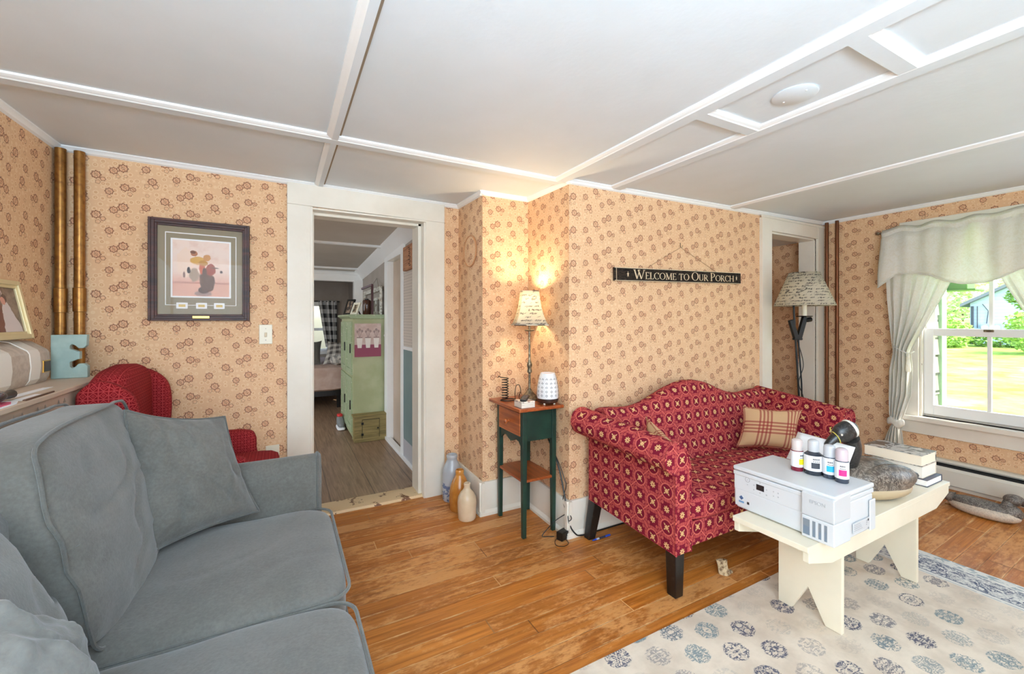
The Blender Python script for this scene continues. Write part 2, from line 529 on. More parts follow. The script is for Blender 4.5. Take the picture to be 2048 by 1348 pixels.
RUG = mat('faded_medallion_rug', rug_color, .95, spec=.1, bump=lambda c: c.noise(c.tc('UV'), 260, 2), bs=.2, bd=.004)

def wood(name, d, l, rough=.4, axis='u', sc_=1.0):
    def f(c):
        x, y, z = c.pos()
        p = c.vec(x*3*sc_, y*3*sc_, z*40*sc_) if axis == 'z' else c.vec(x*3*sc_, y*40*sc_, z*40*sc_) if axis == 'x' else c.vec(x*40*sc_, y*3*sc_, z*40*sc_)
        g = c.noise(p, 1.0, 5, .6, .7)
        return c.mix(g.sm(.3,.7), rgb(*d), rgb(*l))
    return mat(name, f, rough)
TABLETOP = wood('red_brown_wood', (122,54,22), (172,88,42), .3, 'y')
DRAWER = wood('drawer_front_wood', (140,66,28), (186,102,50), .3, 'y')
GREENP = mat('dark_green_paint', lambda c: c.mix(c.noise(c.tc('Object'), 12, 4).sm(.4,.7), rgb(16,44,36), rgb(26,58,46)), .4)
BLACKW = mat('black_wood', lambda c: c.mix(c.noise(c.tc('Object'), 30, 4).sm(.55,.75), rgb(20,18,17), rgb(52,46,42)), .3)
MAHOG = wood('mahogany_frame', (42,16,13), (76,32,25), .5, 'z')
SIGNW = mat('sign_board_black', lambda c: c.mix((c.noise(c.vec(c.pos()[0]*3.0, c.pos()[2]*26.0), 2.0, 3, .6, 2.2) - .5).abs().sm(.05,.01)*.45, rgb(22,15,13), rgb(96,78,62)), .75, spec=.2)
CREAMLET = mat('cream_lettering', rgb(226,204,170), .5)
BRONZE = mat('bronze_painted_pipe', lambda c: c.mix(c.noise(c.tc('Object'), 40, 3).sm(.4,.7), rgb(156,112,58), rgb(128,88,46)), .36, .75)
PIPE2 = mat('dark_bronze_pipe', rgb(112,66,38), .35, .6)
BRASS = mat('brass', rgb(214,170,84), .3, .9)
BLACKM = mat('black_metal', rgb(16,15,15), .38, .3)
BLACKP = mat('black_plastic', rgb(14,14,15), .35)
CORDM = mat('black_cord', rgb(18,17,16), .5)
PEWTER = mat('aged_pewter', lambda c: c.mix(c.noise(c.tc('Object'), 60, 3).sm(.4,.7), rgb(96,84,68), rgb(164,150,124)), .4, .6)
PLASTIC = mat('printer_white_plastic', rgb(215,217,220), .35)
PLASTIC2 = mat('printer_grey_plastic', rgb(204,206,209), .3)
INKWIN = mat('tank_window', rgb(126,134,142), .15)
GREYTXT = mat('grey_print', rgb(176,178,182), .5)
DARKTXT = mat('dark_print', rgb(40,40,46), .5)
SCREEN = mat('dark_screen', rgb(42,36,38), .2)
PAPER = mat('white_paper', rgb(246,246,248), .7)
PORCELAIN = mat('white_ceramic', rgb(236,236,238), .25)
HOLE = mat('dark_hole', rgb(96,98,100), .8)
PLATE = mat('ivory_plastic', rgb(238,232,212), .35)
GLASSM = None
def glass(name, tint=(1,1,1,1), rough=0.0, ior=1.45):
    m = bpy.data.materials.new(name); m.use_nodes = True; nt = m.node_tree
    nt.nodes.remove(nt.nodes['Principled BSDF']); out = nt.nodes['Material Output']
    tr = nt.nodes.new('ShaderNodeBsdfTransparent'); tr.inputs[0].default_value = tint
    gl = nt.nodes.new('ShaderNodeBsdfGlossy'); gl.inputs['Roughness'].default_value = rough
    mx = nt.nodes.new('ShaderNodeMixShader'); lw = nt.nodes.new('ShaderNodeLayerWeight')
    f0 = ((ior-1)/(ior+1))**2
    fr = S(nt, lw.outputs['Facing']).pow(5.0) * (.5*(ior-1)/.45) + f0
    nt.links.new(fr.x, mx.inputs[0]); nt.links.new(tr.outputs[0], mx.inputs[1]); nt.links.new(gl.outputs[0], mx.inputs[2])
    nt.links.new(mx.outputs[0], out.inputs[0]); return m
GLASSM = glass('window_glass'); FRAMEG = glass('picture_glass', ior=1.16)
CLEARP = glass('clear_plastic', (.86,.87,.9,1), .15)
def cloth(name, col, trans=.35):
    """thin cloth that lets light through"""
    m = bpy.data.materials.new(name); m.use_nodes = True; nt = m.node_tree; c = X(nt)
    b = nt.nodes['Principled BSDF']; b.inputs['Roughness'].default_value = .75; b.inputs['Specular IOR Level'].default_value = .3
    cc = col(c); cc = cc.x if isinstance(cc, S) else cc
    t = nt.nodes.new('ShaderNodeBsdfTranslucent'); mx = nt.nodes.new('ShaderNodeMixShader'); mx.inputs[0].default_value = trans
    nt.links.new(cc, b.inputs['Base Color']); nt.links.new(cc, t.inputs[0])
    nt.links.new(b.outputs[0], mx.inputs[1]); nt.links.new(t.outputs[0], mx.inputs[2]); nt.links.new(mx.outputs[0], nt.nodes['Material Output'].inputs[0])
    return m
CURTAIN = cloth('ivory_damask', lambda c: c.mix((c.noise(c.tc('UV'), 34, 4, .6, 1.2) - .5).abs().sm(.10,.02)*.55, rgb(246,243,234), rgb(254,254,252)), .45)
def script_print(c):
    u, v = c.uv()
    u, v = v, u
    row = (v/.024); k = row.floor(); y = row - k - .5
    wig = c.noise(c.vec(u*1.0, k*7.3), 80, 2, .6) - .5
    ln = (y*.5 - wig).abs().sm(.085, .04) * y.abs().lt(.34) * c.noise(c.vec(u, k*3.1), 24, 1).sm(.45,.52)
    big = c.noise(c.vec(u*1.2, v*1.2), 11, 2, .5, 1.6) - .5
    scr = big.abs().sm(.014, .006) * c.noise(c.vec(u, v), 6, 1).sm(.5,.56)
    d = c.voro(c.vec(u, v), 6.0, .9); st = d.lt(.15) * (d - .10).abs().gt(.02) * c.noise(c.vec(u,v), 180, 1).gt(.45)
    return c.mix(ln.max(scr).max(st).clamp() * .85, rgb(240,234,218), rgb(60,54,48))
SHADE = cloth('script_print_shade', script_print, .6)
def jugm(name, a, b, sc_=9, rough=.22, salt=0):
    return mat(name, lambda c: c.mix(c.noise(c.tc('Object'), sc_, 4, .6).sm(.35,.7), rgb(*a), rgb(*b)), rough)
JUG1 = mat('grey_blue_stoneware', lambda c: (lambda z: c.mix(z[2].lt(.13) * c.noise(c.tc('Object'), 26, 3, .6, 1.5).sm(.50,.56), c.mix(c.noise(c.tc('Object'), 9, 3), rgb(186,188,192), rgb(166,170,176)), rgb(98,112,142)))(c.pos()), .25)
JUG2 = jugm('amber_salt_glaze', (168,104,40), (196,134,62))
JUG3 = jugm('cream_stoneware', (214,190,158), (226,206,178))
# ------------------------------------------------------------------ the room
def Hc(x, y): return 2.145 + .017*clamp((y-2.1)/.9) + .045*clamp((x-1.6)/2.7)
def Zf(x, y): return .025*clamp((y-2.1)/.9) + .07*clamp((x-3.2)/1.1)
XL, XR, YF = -.98, 4.33, -1.6
def WA(x): return 2.90 + (x + .95) * (.1/2.12)          # back wall face
def A2(x): return 2.08 - (x - 1.51) * (.02/2.82)        # wall behind the loveseat
def frange(a, b, n): return [a + (b-a)*i/n for i in range(n+1)]

# floor and ceiling
mb = MB(); xs = frange(-1.1, 4.6, 28); ys = frange(YF-.1, 3.05, 24)
mb.grid([[(x, y, Zf(x, y)) for y in ys] for x in xs], [[(x, y) for y in ys] for x in xs])
mb.grid([[(x, y, Zf(x, y) - .1) for y in ys] for x in xs], [[(x, y) for y in ys] for x in xs])
struct(mb, 'floor', FLOOR, recalc=False)
mb = MB()
mb.grid([[(x, y, Hc(x, y)) for y in ys] for x in xs]); mb.grid([[(x, y, Hc(x, y) + .1) for y in ys] for x in xs])
struct(mb, 'ceiling', CEIL, recalc=False)

def wall_quad(mb, p, q, z0, z1, u0, n, th):
    """wallpapered slab: face from p to q (plan), z0..z1; u measured from u0; thickness th along n"""
    p, q = Vector(p), Vector(q); n = Vector(n); L = (q-p).length
    a, b = p + n*th, q + n*th
    f = [(p.x,p.y,z0),(q.x,q.y,z0),(q.x,q.y,z1),(p.x,p.y,z1)]
    mb.poly(f, [(u0,z0),(u0+L,z0),(u0+L,z1),(u0,z1)])
    g = [(a.x,a.y,z0),(b.x,b.y,z0),(b.x,b.y,z1),(a.x,a.y,z1)]
    mb.poly(g[::-1], [(u0,z0),(u0+L,z0),(u0+L,z1),(u0,z1)])
    for i in range(4):
        j = (i+1) % 4; mb.poly([f[j], f[i], g[i], g[j]])
WT = 2.30   # walls run a little past the ceiling plane
# left wall
mb = MB(); wall_quad(mb, (XL, 3.02), (XL, YF), -.1, WT, .0, (-1,0), .12); struct(mb, 'wall_left', WALLPAPER, smooth=0)
# back wall with the doorway
DX0, DX1, DZ = .154, .900, 2.010
mb = MB()
ub = lambda x: x + .781 + .312 - .05
vb = 0
for x0, x1, z0, z1 in ((XL, DX0, -.1, WT), (DX0, DX1, DZ, WT), (DX1, 1.17, -.1, WT)):
    wall_quad(mb, (x0, WA(x0)), (x1, WA(x1)), z0, z1, ub(x0), (0,1), .2)
for k in range(len(mb.uv)): mb.uv[k] = [(u, v + .059) for u, v in mb.uv[k]]
struct(mb, 'wall_back', WALLPAPER, smooth=0)
# chimney breast: two steps out from the back wall
C1x, C2y, C3x = 1.165, 2.565, 1.515
mb = MB(); CP = [(C1x,3.15),(C1x,C2y),(C3x,C2y),(C3x,A2(C3x)),(1.62,A2(1.62)),(1.62,3.15)]; CU = [.04,None,.20,None,.13,None]
for i in range(len(CP)):
    p, q = CP[i], CP[(i+1) % len(CP)]; L = math.hypot(p[0]-q[0], p[1]-q[1]); u0 = (.04,.20,.13,C3x-1.51,0,0)[i]
    mb.poly([(p[0],p[1],-.1),(q[0],q[1],-.1),(q[0],q[1],WT),(p[0],p[1],WT)], [(u0,-.1),(u0+L,-.1),(u0+L,WT),(u0,WT)])
struct(mb, 'wall_chimney', WALLPAPER, smooth=0)
# wall behind the loveseat with the closet doorway
QX0, QX1, QZ = 3.524, 4.23, 2.03
mb = MB()
for x0, x1, z0, z1 in ((1.62, QX0, -.1, WT), (QX0, QX1, QZ, WT), (QX1, 4.45, -.1, WT)):
    wall_quad(mb, (x0, A2(x0)), (x1, A2(x1)), z0, z1, x0 - 1.51, (0,1), .1)
struct(mb, 'wall_right_back', WALLPAPER, smooth=0)
# closet
mb = MB()
wall_quad(mb, (3.25, 2.62), (4.5, 2.62), -.1, WT, .1, (0,1), .05)
wall_quad(mb, (3.45, 2.17), (3.45, 2.62), -.1, WT, .1, (-1,0), .05)
wall_quad(mb, (4.42, 2.62), (4.42, 2.17), -.1, WT, .1, (1,0), .05)
struct(mb, 'wall_closet', WALLPAPER, smooth=0)
mb = MB(); mb.box(3.4, 4.5, 2.1, 2.7, 2.05, 2.15); struct(mb, 'ceiling_closet', CEIL, smooth=0)
mb = MB(); mb.box(3.4, 4.5, 2.1, 2.7, -.02, .06); struct(mb, 'floor_closet', FLOOR, smooth=0)
# window wall
WY0, WY1, WZ0, WZ1 = .66, 1.385, .56, 1.96
mb = MB()
for y0, y1, z0, z1 in ((2.2, WY1, -.1, WT), (WY1, WY0, -.1, WZ0), (WY1, WY0, WZ1, WT), (WY0, YF, -.1, WT)):
    wall_quad(mb, (XR, y0), (XR, y1), z0, z1, 2.125 - y0, (1,0), .14)
for k in range(len(mb.uv)): mb.uv[k] = [(u, v + .996) for u, v in mb.uv[k]]
struct(mb, 'wall_right', WALLPAPER, smooth=0)
# wall behind the photographer
mb = MB(); wall_quad(mb, (XL, YF), (XR, YF), -.1, WT, 0, (0,-1), .1); struct(mb, 'wall_front', WALLPAPER, smooth=0)

# ceiling battens: flat board, a moulded bead on one side, an unpainted gap line on the other
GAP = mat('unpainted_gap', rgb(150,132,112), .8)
def batten(mb, p, q, w0=.088, h=.020):
    p, q = Vector(p), Vector(q); d = (q-p).normalized(); n = Vector((-d.y, d.x)); N = 10; rings = []; gap = []
    for i in range(N+1):
        c = p.lerp(q, i/N); z = Hc(c.x, c.y) + .002; a = -w0/2; b = w0/2 - .012
        rings.append([(c.x+n.x*s, c.y+n.y*s, z-t) for s, t in ((a,0),(a+.001,.010),(a+.010,.014),(a+.020,h-.003),(a+.024,h),(b,h),(b+.002,0))])
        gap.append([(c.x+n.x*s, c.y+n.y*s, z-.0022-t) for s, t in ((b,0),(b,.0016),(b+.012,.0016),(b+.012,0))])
    mb.loft(rings); k = len(mb.f)
    for f in range(k):
        if (f % 7) in (4, 5): mb.mi[f] = 1
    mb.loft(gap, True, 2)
BAT = [((-.98,2.125),(1.47,2.125),.086), ((1.465,2.10),(1.465,YF),.094), ((1.868,2.08),(1.868,YF),.094),
       ((3.03,2.08),(3.03,YF),.080), ((.205,2.95),(.205,YF),.062), ((1.50,1.145),(1.84,1.145),.086), ((1.50,.612),(1.84,.612),.086)]
for i, (p, q, a) in enumerate(BAT):
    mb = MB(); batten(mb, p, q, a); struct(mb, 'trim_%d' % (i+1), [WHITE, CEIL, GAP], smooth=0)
# crown bead along the wall tops
def bead(mb, pts, n_in):
    """small quarter bead below the ceiling; pts in plan, walls on the outer side"""
    for (p, q), n in zip(zip(pts, pts[1:]), n_in):
        p, q = Vector(p), Vector(q); n = Vector(n); rings = []
        for i in range(7):
            c = p.lerp(q, i/6); z = Hc(c.x, c.y)
            rings.append([(c.x+n.x*s, c.y+n.y*s, z-t) for s, t in ((-.005,-.002),(.026,-.002),(.026,.006),(.018,.012),(.012,.022),(-.005,.030))])
        mb.loft(rings)
mb = MB()
bead(mb, [(XL,YF),(XL,WA(XL))], [(1,0)])
bead(mb, [(XL,WA(XL)),(C1x,WA(C1x))], [(0,-1)])
bead(mb, [(C1x,2.995),(C1x,C2y-.02)], [(-1,0)]); bead(mb, [(C1x-.02,C2y),(C3x,C2y)], [(0,-1)])
bead(mb, [(C3x,C2y),(C3x,A2(C3x)-.02)], [(-1,0)]); bead(mb, [(C3x-.02,A2(C3x)),(XR,A2(XR))], [(0,-1)]); bead(mb, [(XR,2.06),(XR,YF)], [(-1,0)])
struct(mb, 'trim_8', WHITE, smooth=30)

# baseboards (with a shoe strip)
def baseb(mb, p, q, n, h=.205, t=.020):
    p, q = Vector(p), Vector(q); n = Vector(n); rings = []
    prof = ((-.004,-.01),(t+.014,-.01),(t+.014,.016),(t+.003,.03),(t,.034),(t,h-.012),(t-.006,h),(-.004,h))
    for c in (p, q):
        z = Zf(c.x, c.y); rings.append([(c.x+n.x*a, c.y+n.y*a, z+b) for a, b in prof])
    mb.loft(rings)
for name, p, q, n in (('baseboard_back',(1.045,WA(1.05)),(1.17,WA(1.17)),(0,-1)), ('baseboard_chimney_side',(C1x,2.99),(C1x,C2y-.03),(-1,0)),
                      ('baseboard_chimney',(C1x-.03,C2y),(C3x,C2y),(0,-1)), ('baseboard_chimney_inner',(C3x,C2y),(C3x,2.05),(-1,0)),
                      ('baseboard_right_back',(C3x-.03,2.08),(3.395,A2(3.4)),(0,-1)), ('baseboard_left_back',(XL,WA(XL)),(.02,WA(.02)),(0,-1))):
    mb = MB(); baseb(mb, p, q, n, .215 if 'chim' in name or 'right' in name else .20); struct(mb, name, TRIM, smooth=30)

# doorway casing, jamb and worn threshold
def wy(x): return WA(x)
mb = MB()
CT = .022
for x0, x1 in ((.023,DX0),(DX1,1.045)):
    mb.prism([(x0,wy(x0)-CT),(x1,wy(x1)-CT),(x1,wy(x1)+.01),(x0,wy(x0)+.01)], 'xy', 0.0, 2.012)
mb.prism([(.023,wy(.023)-CT),(1.045,wy(1.045)-CT),(1.045,wy(1.045)+.01),(.023,wy(.023)+.01)], 'xy', 2.0125, 2.145)
struct(mb, 'door_1', TRIM, smooth=0, bevel=.003)
mb = MB()
mb.box(DX0-.002,DX0+.012,2.93,3.18,0,DZ); mb.box(DX1-.012,DX1+.002,2.97,3.20,0,DZ); mb.box(DX0,DX1,2.95,3.18,DZ-.012,DZ)
mb.box(DX0+.012,DX0+.024,3.02,3.14,0,DZ-.012); mb.box(DX1-.036,DX1-.012,3.03,3.19,0,DZ-.012); mb.box(DX0,DX1,3.03,3.14,DZ-.03,DZ-.012)
struct(mb, 'door_jamb', TRIM, smooth=0, bevel=.002)
mb = MB(); rings = []
for i in range(13):
    x = lerp(DX0, DX1, i/12); e = .008*nz(x*9, 1.3)
    rings.append([(x,2.995+e,.012),(x,3.005+e,.040),(x,3.17+e*.6,.044),(x,3.21,.02)])
mb.loft(rings); struct(mb, 'trim_9', THRESH)
# closet casing
mb = MB()
mb.box(3.395,QX0,2.04,2.075,.0,2.13); mb.box(QX1,XR,2.04,2.075,.0,2.13); mb.box(QX0,QX1,2.041,2.075,QZ,2.13)
mb.box(QX0-.01,QX0+.012,2.066,2.20,.0,QZ); mb.box(QX1-.012,QX1+.01,2.066,2.20,.0,QZ); mb.box(QX0,QX1,2.066,2.20,QZ-.014,QZ+.01)
mb.box(3.39,XR,2.036,2.05,2.13,2.15)
for z in (1.62,1.72,1.82): mb.box(QX1-.0135,QX1-.011,2.10,2.135,z,z+.07)
o = struct(mb, 'door_2', TRIM, smooth=0, bevel=.003)

# window: casing, stool, apron, two sashes with a muntin each, panes
mb = MB()
mb.box(XR-.022,XR+.01,WY1,WY1+.115,WZ0-.02,WZ1-.001); mb.box(XR-.022,XR+.01,WY0-.115,WY0,WZ0-.02,WZ1-.001); mb.box(XR-.022,XR+.01,WY0-.115,WY1+.115,WZ1,WZ1+.11)
mb.box(XR-.06,XR+.06,WY0-.16,WY1+.15,WZ0-.035,WZ0); mb.box(XR-.020,XR+.01,WY0-.13,WY1+.12,WZ0-.135,WZ0-.035)
for y0, y1 in ((WY0,WY0+.016),(WY1-.016,WY1)): mb.box(XR,XR+.14,y0,y1,WZ0,WZ1)
mb.box(XR,XR+.14,WY0,WY1,WZ1-.016,WZ1); mb.box(XR+.05,XR+.15,WY0,WY1,WZ0-.02,WZ0+.018)
w = struct(mb, 'window_1', TRIM, smooth=0, bevel=.003)
def sash(x, z0, z1, st=.055, br=.075, tr=.045):
    m = MB(); y0, y1 = WY0+.016, WY1-.016
    m.box(x,x+.034,y0,y0+st,z0,z1); m.box(x,x+.034,y1-st,y1,z0,z1); m.box(x,x+.034,y0+st,y1-st,z0,z0+br); m.box(x,x+.034,y0+st,y1-st,z1-tr,z1)
    ym = (y0+y1)/2 + .003; m.box(x+.006,x+.028,ym-.011,ym+.011,z0+br,z1-tr)
    o = m.build('sash', WHITE, w, smooth=0, bevel=.003)
    g = MB(); g.box(x+.015,x+.019,y0+st-.004,y1-st+.004,z0+br-.004,z1-tr+.004); g.build('pane', GLASSM, o, smooth=0)
    return o
s1 = sash(XR+.03, WZ0+.018, 1.235, tr=.055); s2 = sash(XR+.068, 1.185, WZ1-.016, br=.05)
m = MB(); m.box(XR+.018,XR+.03,1.0,1.05,1.215,1.232); m.build('sash_lock', PEWTER, s1, bevel=.003)

# camera
cd = bpy.data.cameras.new('camera'); cam = bpy.data.objects.new('camera', cd); COL.objects.link(cam)
cd.sensor_width = 36.0; cd.lens = 848.0/2048*36; cd.shift_y = -34.0/2048; cd.clip_start = .05; cd.clip_end = 300
cam.location = (0,0,1.30); cam.rotation_euler = (R(90),0,R(-28.4)); sc.camera = cam

# ------------------------------------------------------------------ the room beyond the doorway
HX = 1.0
def HH(y): return 2.14 - .050*(y-3.2)
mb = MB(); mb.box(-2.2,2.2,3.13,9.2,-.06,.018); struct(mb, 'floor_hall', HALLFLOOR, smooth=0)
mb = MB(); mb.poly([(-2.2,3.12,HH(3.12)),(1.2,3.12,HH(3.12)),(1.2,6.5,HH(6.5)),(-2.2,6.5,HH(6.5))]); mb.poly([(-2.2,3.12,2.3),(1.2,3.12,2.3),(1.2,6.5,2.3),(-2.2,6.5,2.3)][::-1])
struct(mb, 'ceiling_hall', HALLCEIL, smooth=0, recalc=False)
mb = MB()
for y in (4.55,6.05,5.3):
    if y != 5.3: mb.beam((-2.2,y,HH(y)-.008),(HX,y,HH(y)-.008),.05,.022)
struct(mb, 'trim_10', WHITE, smooth=0)
# right-hand hall wall, with a door opening (Y 4.07 - 4.62)
mb = MB()
mb.box(HX,HX+.1,3.18,4.02,-.05,2.3); mb.box(HX,HX+.1,4.62,6.4,-.05,2.3); mb.box(HX,HX+.1,4.02,4.62,1.93,2.3)
struct(mb, 'wall_hall_right', HALLWALL, smooth=0)
mb = MB(); mb.box(HX+.045,HX+.08,4.03,4.61,.03,1.92); struct(mb, 'door_4', paint('beige_door_paint',196,176,158,.5), smooth=0)
mb = MB()
mb.prism([(HX-.10,HH(3.2)-.0),(HX,HH(3.2)),(HX,HH(3.2)-.10),(HX-.03,HH(3.2)-.08)], 'xz', 3.2, 3.21)
rings = []
for y in (3.18, 6.4):
    z = HH(y) + .002; rings.append([(HX-.115,y,z),(HX+.002,y,z),(HX+.002,y,z-.11),(HX-.022,y,z-.095),(HX-.05,y,z-.05),(HX-.10,y,z-.02)])
mb = MB(); mb.loft(rings); struct(mb, 'trim_11', WHITE, smooth=30)
mb = MB()
mb.box(HX-.022,HX+.112,4.612,4.75,.02,1.925); mb.box(HX-.022,HX+.112,3.93,4.028,.02,1.925); mb.box(HX-.022,HX+.112,3.93,4.75,1.926,2.06)
mb.box(HX-.035,HX+.02,3.16,6.3,.018,.05)
struct(mb, 'door_3', WHITE, smooth=0, bevel=.003)
# pegboard wall panel over a teal panel, by the doorway
def peg_color(c):
    x, y, z = c.pos(); s = .026
    a = (y/s).fract() - .5; b = (z/s).fract() - .5
    return c.mix((a*a + b*b).sqrt().lt(.16), rgb(206,194,182), rgb(120,108,98))
t = thing('pegboard_panel', 'pale pegboard panel with teal lower half on the hall wall', 'wall panel', (HX-.01,3.55,.1))
m = MB(); m.box(HX-.018,HX-.002,3.22,3.925,1.06,1.96); m.build('pegboard', mat('pegboard', peg_color, .6), t, smooth=0)
m = MB(); m.box(HX-.018,HX-.002,3.22,3.925,.21,1.03); m.build('lower_panel', mat('teal_panel', lambda c: c.mix(c.noise(c.tc('Object'),5,4), rgb(104,128,130), rgb(134,154,152)), .5), t, smooth=0)
m = MB(); m.box(HX-.026,HX-.002,3.22,3.925,1.03,1.06); m.build('rail', WHITE, t, smooth=0, bevel=.003)
m = MB(); m.box(HX-.02,HX-.002,3.22,3.925,.02,.21); m.build('base_board', mat('grey_blue_base', rgb(186,186,190), .5), t, smooth=0, bevel=.003)
m = MB(); m.box(HX-.03,HX-.016,3.44,3.47,.28,.37); m.build('hinge', WHITE, t, smooth=0, bevel=.002)
# wooden plaque hung on the pegboard
t = thing('wooden_plaque', 'small brown wooden plaque hung on the pegboard inside the doorway', 'plaque', (HX-.04,3.62,1.72))
m = MB(); m.box(HX-.055,HX-.02,3.50,3.80,1.735,1.945); m.build('board', wood('plaque_wood',(150,96,62),(192,140,100),.6,'y'), t, smooth=0, bevel=.004)
m = MB()
random.seed(3)
for k in range(10):
    y = 3.54 + .012*random.random() + (k % 2)*.02; z = 1.76 + .017*k
    m.box(HX-.058,HX-.054,y,y+.025+.03*random.random(),z,z+.008)
m.build('carving', mat('dark_carving', rgb(92,56,38), .7), t, smooth=0)
# header beam and bedroom
mb = MB(); mb.box(-2.2,HX+.02,6.32,6.42,1.84,2.3); mb.box(.885,HX+.02,6.30,6.44,0,1.86); mb.box(-2.2,HX,6.305,6.33,1.93,1.975); struct(mb, 'trim_12', WHITE, smooth=0, bevel=.004)
mb = MB(); WB = .78
for x0,x1,z0,z1 in ((-2.3,-.1,-.05,2.3),(WB,2.3,-.05,2.3),(-.1,WB,-.05,.72),(-.1,WB,1.56,2.3)): mb.box(x0,x1,8.7,8.8,z0,z1)
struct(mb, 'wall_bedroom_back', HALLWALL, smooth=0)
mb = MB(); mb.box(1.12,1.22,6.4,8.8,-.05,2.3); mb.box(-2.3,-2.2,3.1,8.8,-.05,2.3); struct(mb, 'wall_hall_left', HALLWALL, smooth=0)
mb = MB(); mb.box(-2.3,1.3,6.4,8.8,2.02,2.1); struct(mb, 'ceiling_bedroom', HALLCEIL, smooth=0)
mb = MB()
mb.box(WB,WB+.08,8.66,8.72,.66,1.64); mb.box(-.18,-.1,8.66,8.72,.66,1.64); mb.box(-.18,WB+.08,8.66,8.72,1.56,1.64); mb.box(-.18,WB+.08,8.65,8.72,.66,.72)
mb.box(-.1,WB,8.72,8.75,1.10,1.15); mb.box(-.1,WB,8.72,8.75,.72,.76); mb.box(WB-.05,WB,8.72,8.75,.72,1.56); mb.box(-.1,-.05,8.72,8.75,.72,1.56)
w2 = struct(mb, 'window_2', WHITE, smooth=0, bevel=.003)
m = MB(); m.box(-.1,WB,8.735,8.739,.72,1.56); m.build('pane', GLASSM, w2, smooth=0)
# ------------------------------------------------------------------ soft shapes
def pillow(mb, BL, BR, TR, TL, thick=.15, n=18, sag=.10, wr=.006, seed=0.0, pinch=.06):
    """stuffed square cushion between four corners; uv in metres"""
    BL, BR, TR, TL = map(Vector, (BL, BR, TR, TL))
    nrm = ((BR-BL).cross(TL-BL)).normalized(); W = (BR-BL).length; H = (TL-BL).length
    def pt(a, b, side):
        e = 1 - (2*b-1)**2; g = 1 - (2*a-1)**2
        a2 = a + (.5-a)*pinch*e*2*abs(2*a-1)**3; b2 = b + (.5-b)*pinch*g*2*abs(2*b-1)**3
        p = (BL.lerp(BR, a2)).lerp(TL.lerp(TR, a2), b2)
        h = (max(0, g)*max(0, e)) ** .52
        h *= 1 + sag*(.5-b)
        w = wr * (nz(a*5+seed, b*4, seed) + .6*nz(a*11, b*9+seed, 2)) * min(1, h*2.0)
        w -= .8*wr*max(0, 1 - abs(nz(a*2.4 + b*1.1 + seed, b*2.0 - a*.8, 7.0))*8)*min(1, h*1.6)
        w -= .5*wr*abs(math.sin(9*(a+b*.7)+seed)) * (1-h) * (h > .05)
        return p + nrm*side*(thick/2*h + w)
    for sd in (1, -1):
        P = [[pt(i/n, j/n, sd) for j in range(n+1)] for i in range(n+1)]
        uv = [[(i/n*W, j/n*H) for j in range(n+1)] for i in range(n+1)]
        mb.grid(P, uv)
    return [pt(t, 0, 0) for t in frange(0,1,n)] + [pt(1, t, 0) for t in frange(0,1,n)][1:] + [pt(1-t, 1, 0) for t in frange(0,1,n)][1:] + [pt(0, 1-t, 0) for t in frange(0,1,n)][1:-1]

# ------------------------------------------------------------------ grey sofa (left foreground)
sofa = thing('sofa', 'long grey brushed-fabric sofa along the left wall', 'sofa', (-.25,1.3,0))
m = MB(); m.rbox((-.27,1.30,.20), (.42,.88,.13), 14, 8); m.build('base', GREY, sofa, bevel=0)
def rrect(cx, cy, hx, hy, r, z, n=6):
    out = []
    for k, (sx, sy) in enumerate(((1,1),(-1,1),(-1,-1),(1,-1))):
        for i in range(n+1):
            a = PI/2*k + PI/2*i/n
            out.append(Vector((cx + sx*(hx-r) + r*cos(a), cy + sy*(hy-r) + r*sin(a), z)))
    return out
def seat(y0, y1, seed):
    c = (-.17, (y0+y1)/2, .395); h = (.355, (y1-y0)/2, .092)
    def fn(p, q):
        z = p.z
        if q.z > 0: z += .020*(1-q.x**2)*(1-q.y**2)
        z += (.004*nz(p.x*6+seed, p.y*6) - .003*max(0, 1 - abs(nz(p.x*3+seed, p.y*5 - p.x*2, 2.0))*8)*(1-q.x**4)*(1-q.y**4)) * (q.z > 0)
        return (p.x, p.y, z)
    m = MB(); m.rbox(c, h, 7, 34, fn); o = m.build('seat_cushion', GREY, sofa, smooth=60)
    for zz in (.068, -.065):
        m = MB(); lp = rrect(c[0], c[1], h[0]*1.004, h[1]*.995, .07, c[2]+zz); m.tube(lp, .0055, 6, closed=True); m.build('piping', GREYP, o)
seat(1.365, 2.065, 0); seat(.66, 1.355, 5)
# arms
def arm(y0, y1, inner):
    prof = [(y0,.09),(y0,.60),(y0+.008,.648),(y0+.026,.680),(y0+.055,.690),(y1-.055,.690),(y1-.026,.680),(y1-.008,.648),(y1,.60),(y1,.09)]
    rings = []
    for x, s in ((-.69,0),(-.55,0),(-.2,0),(.09,0),(.135,.0),(.150,.012),(.153,.03)):
        yc = (y0+y1)/2
        rings.append([(x, yc + (y-yc)*(1-s*5), .09 + (z-.09)*(1-s*.35)) for y, z in prof])
    m = MB(); m.loft(rings); o = m.build('arm', GREY, sofa, smooth=50)
    m = MB(); yc = (y0+y1)/2
    m.tube([(.139, y, z+.001) for y, z in prof], .0075, 6); m.build('piping', GREYP, o)
arm(2.068, 2.195, -1); arm(.42, .655, 1)
m = MB(); m.rbox((-.615,1.32,.47), (.072,.86,.40), 9, 10); m.build('back_frame', GREY, sofa)
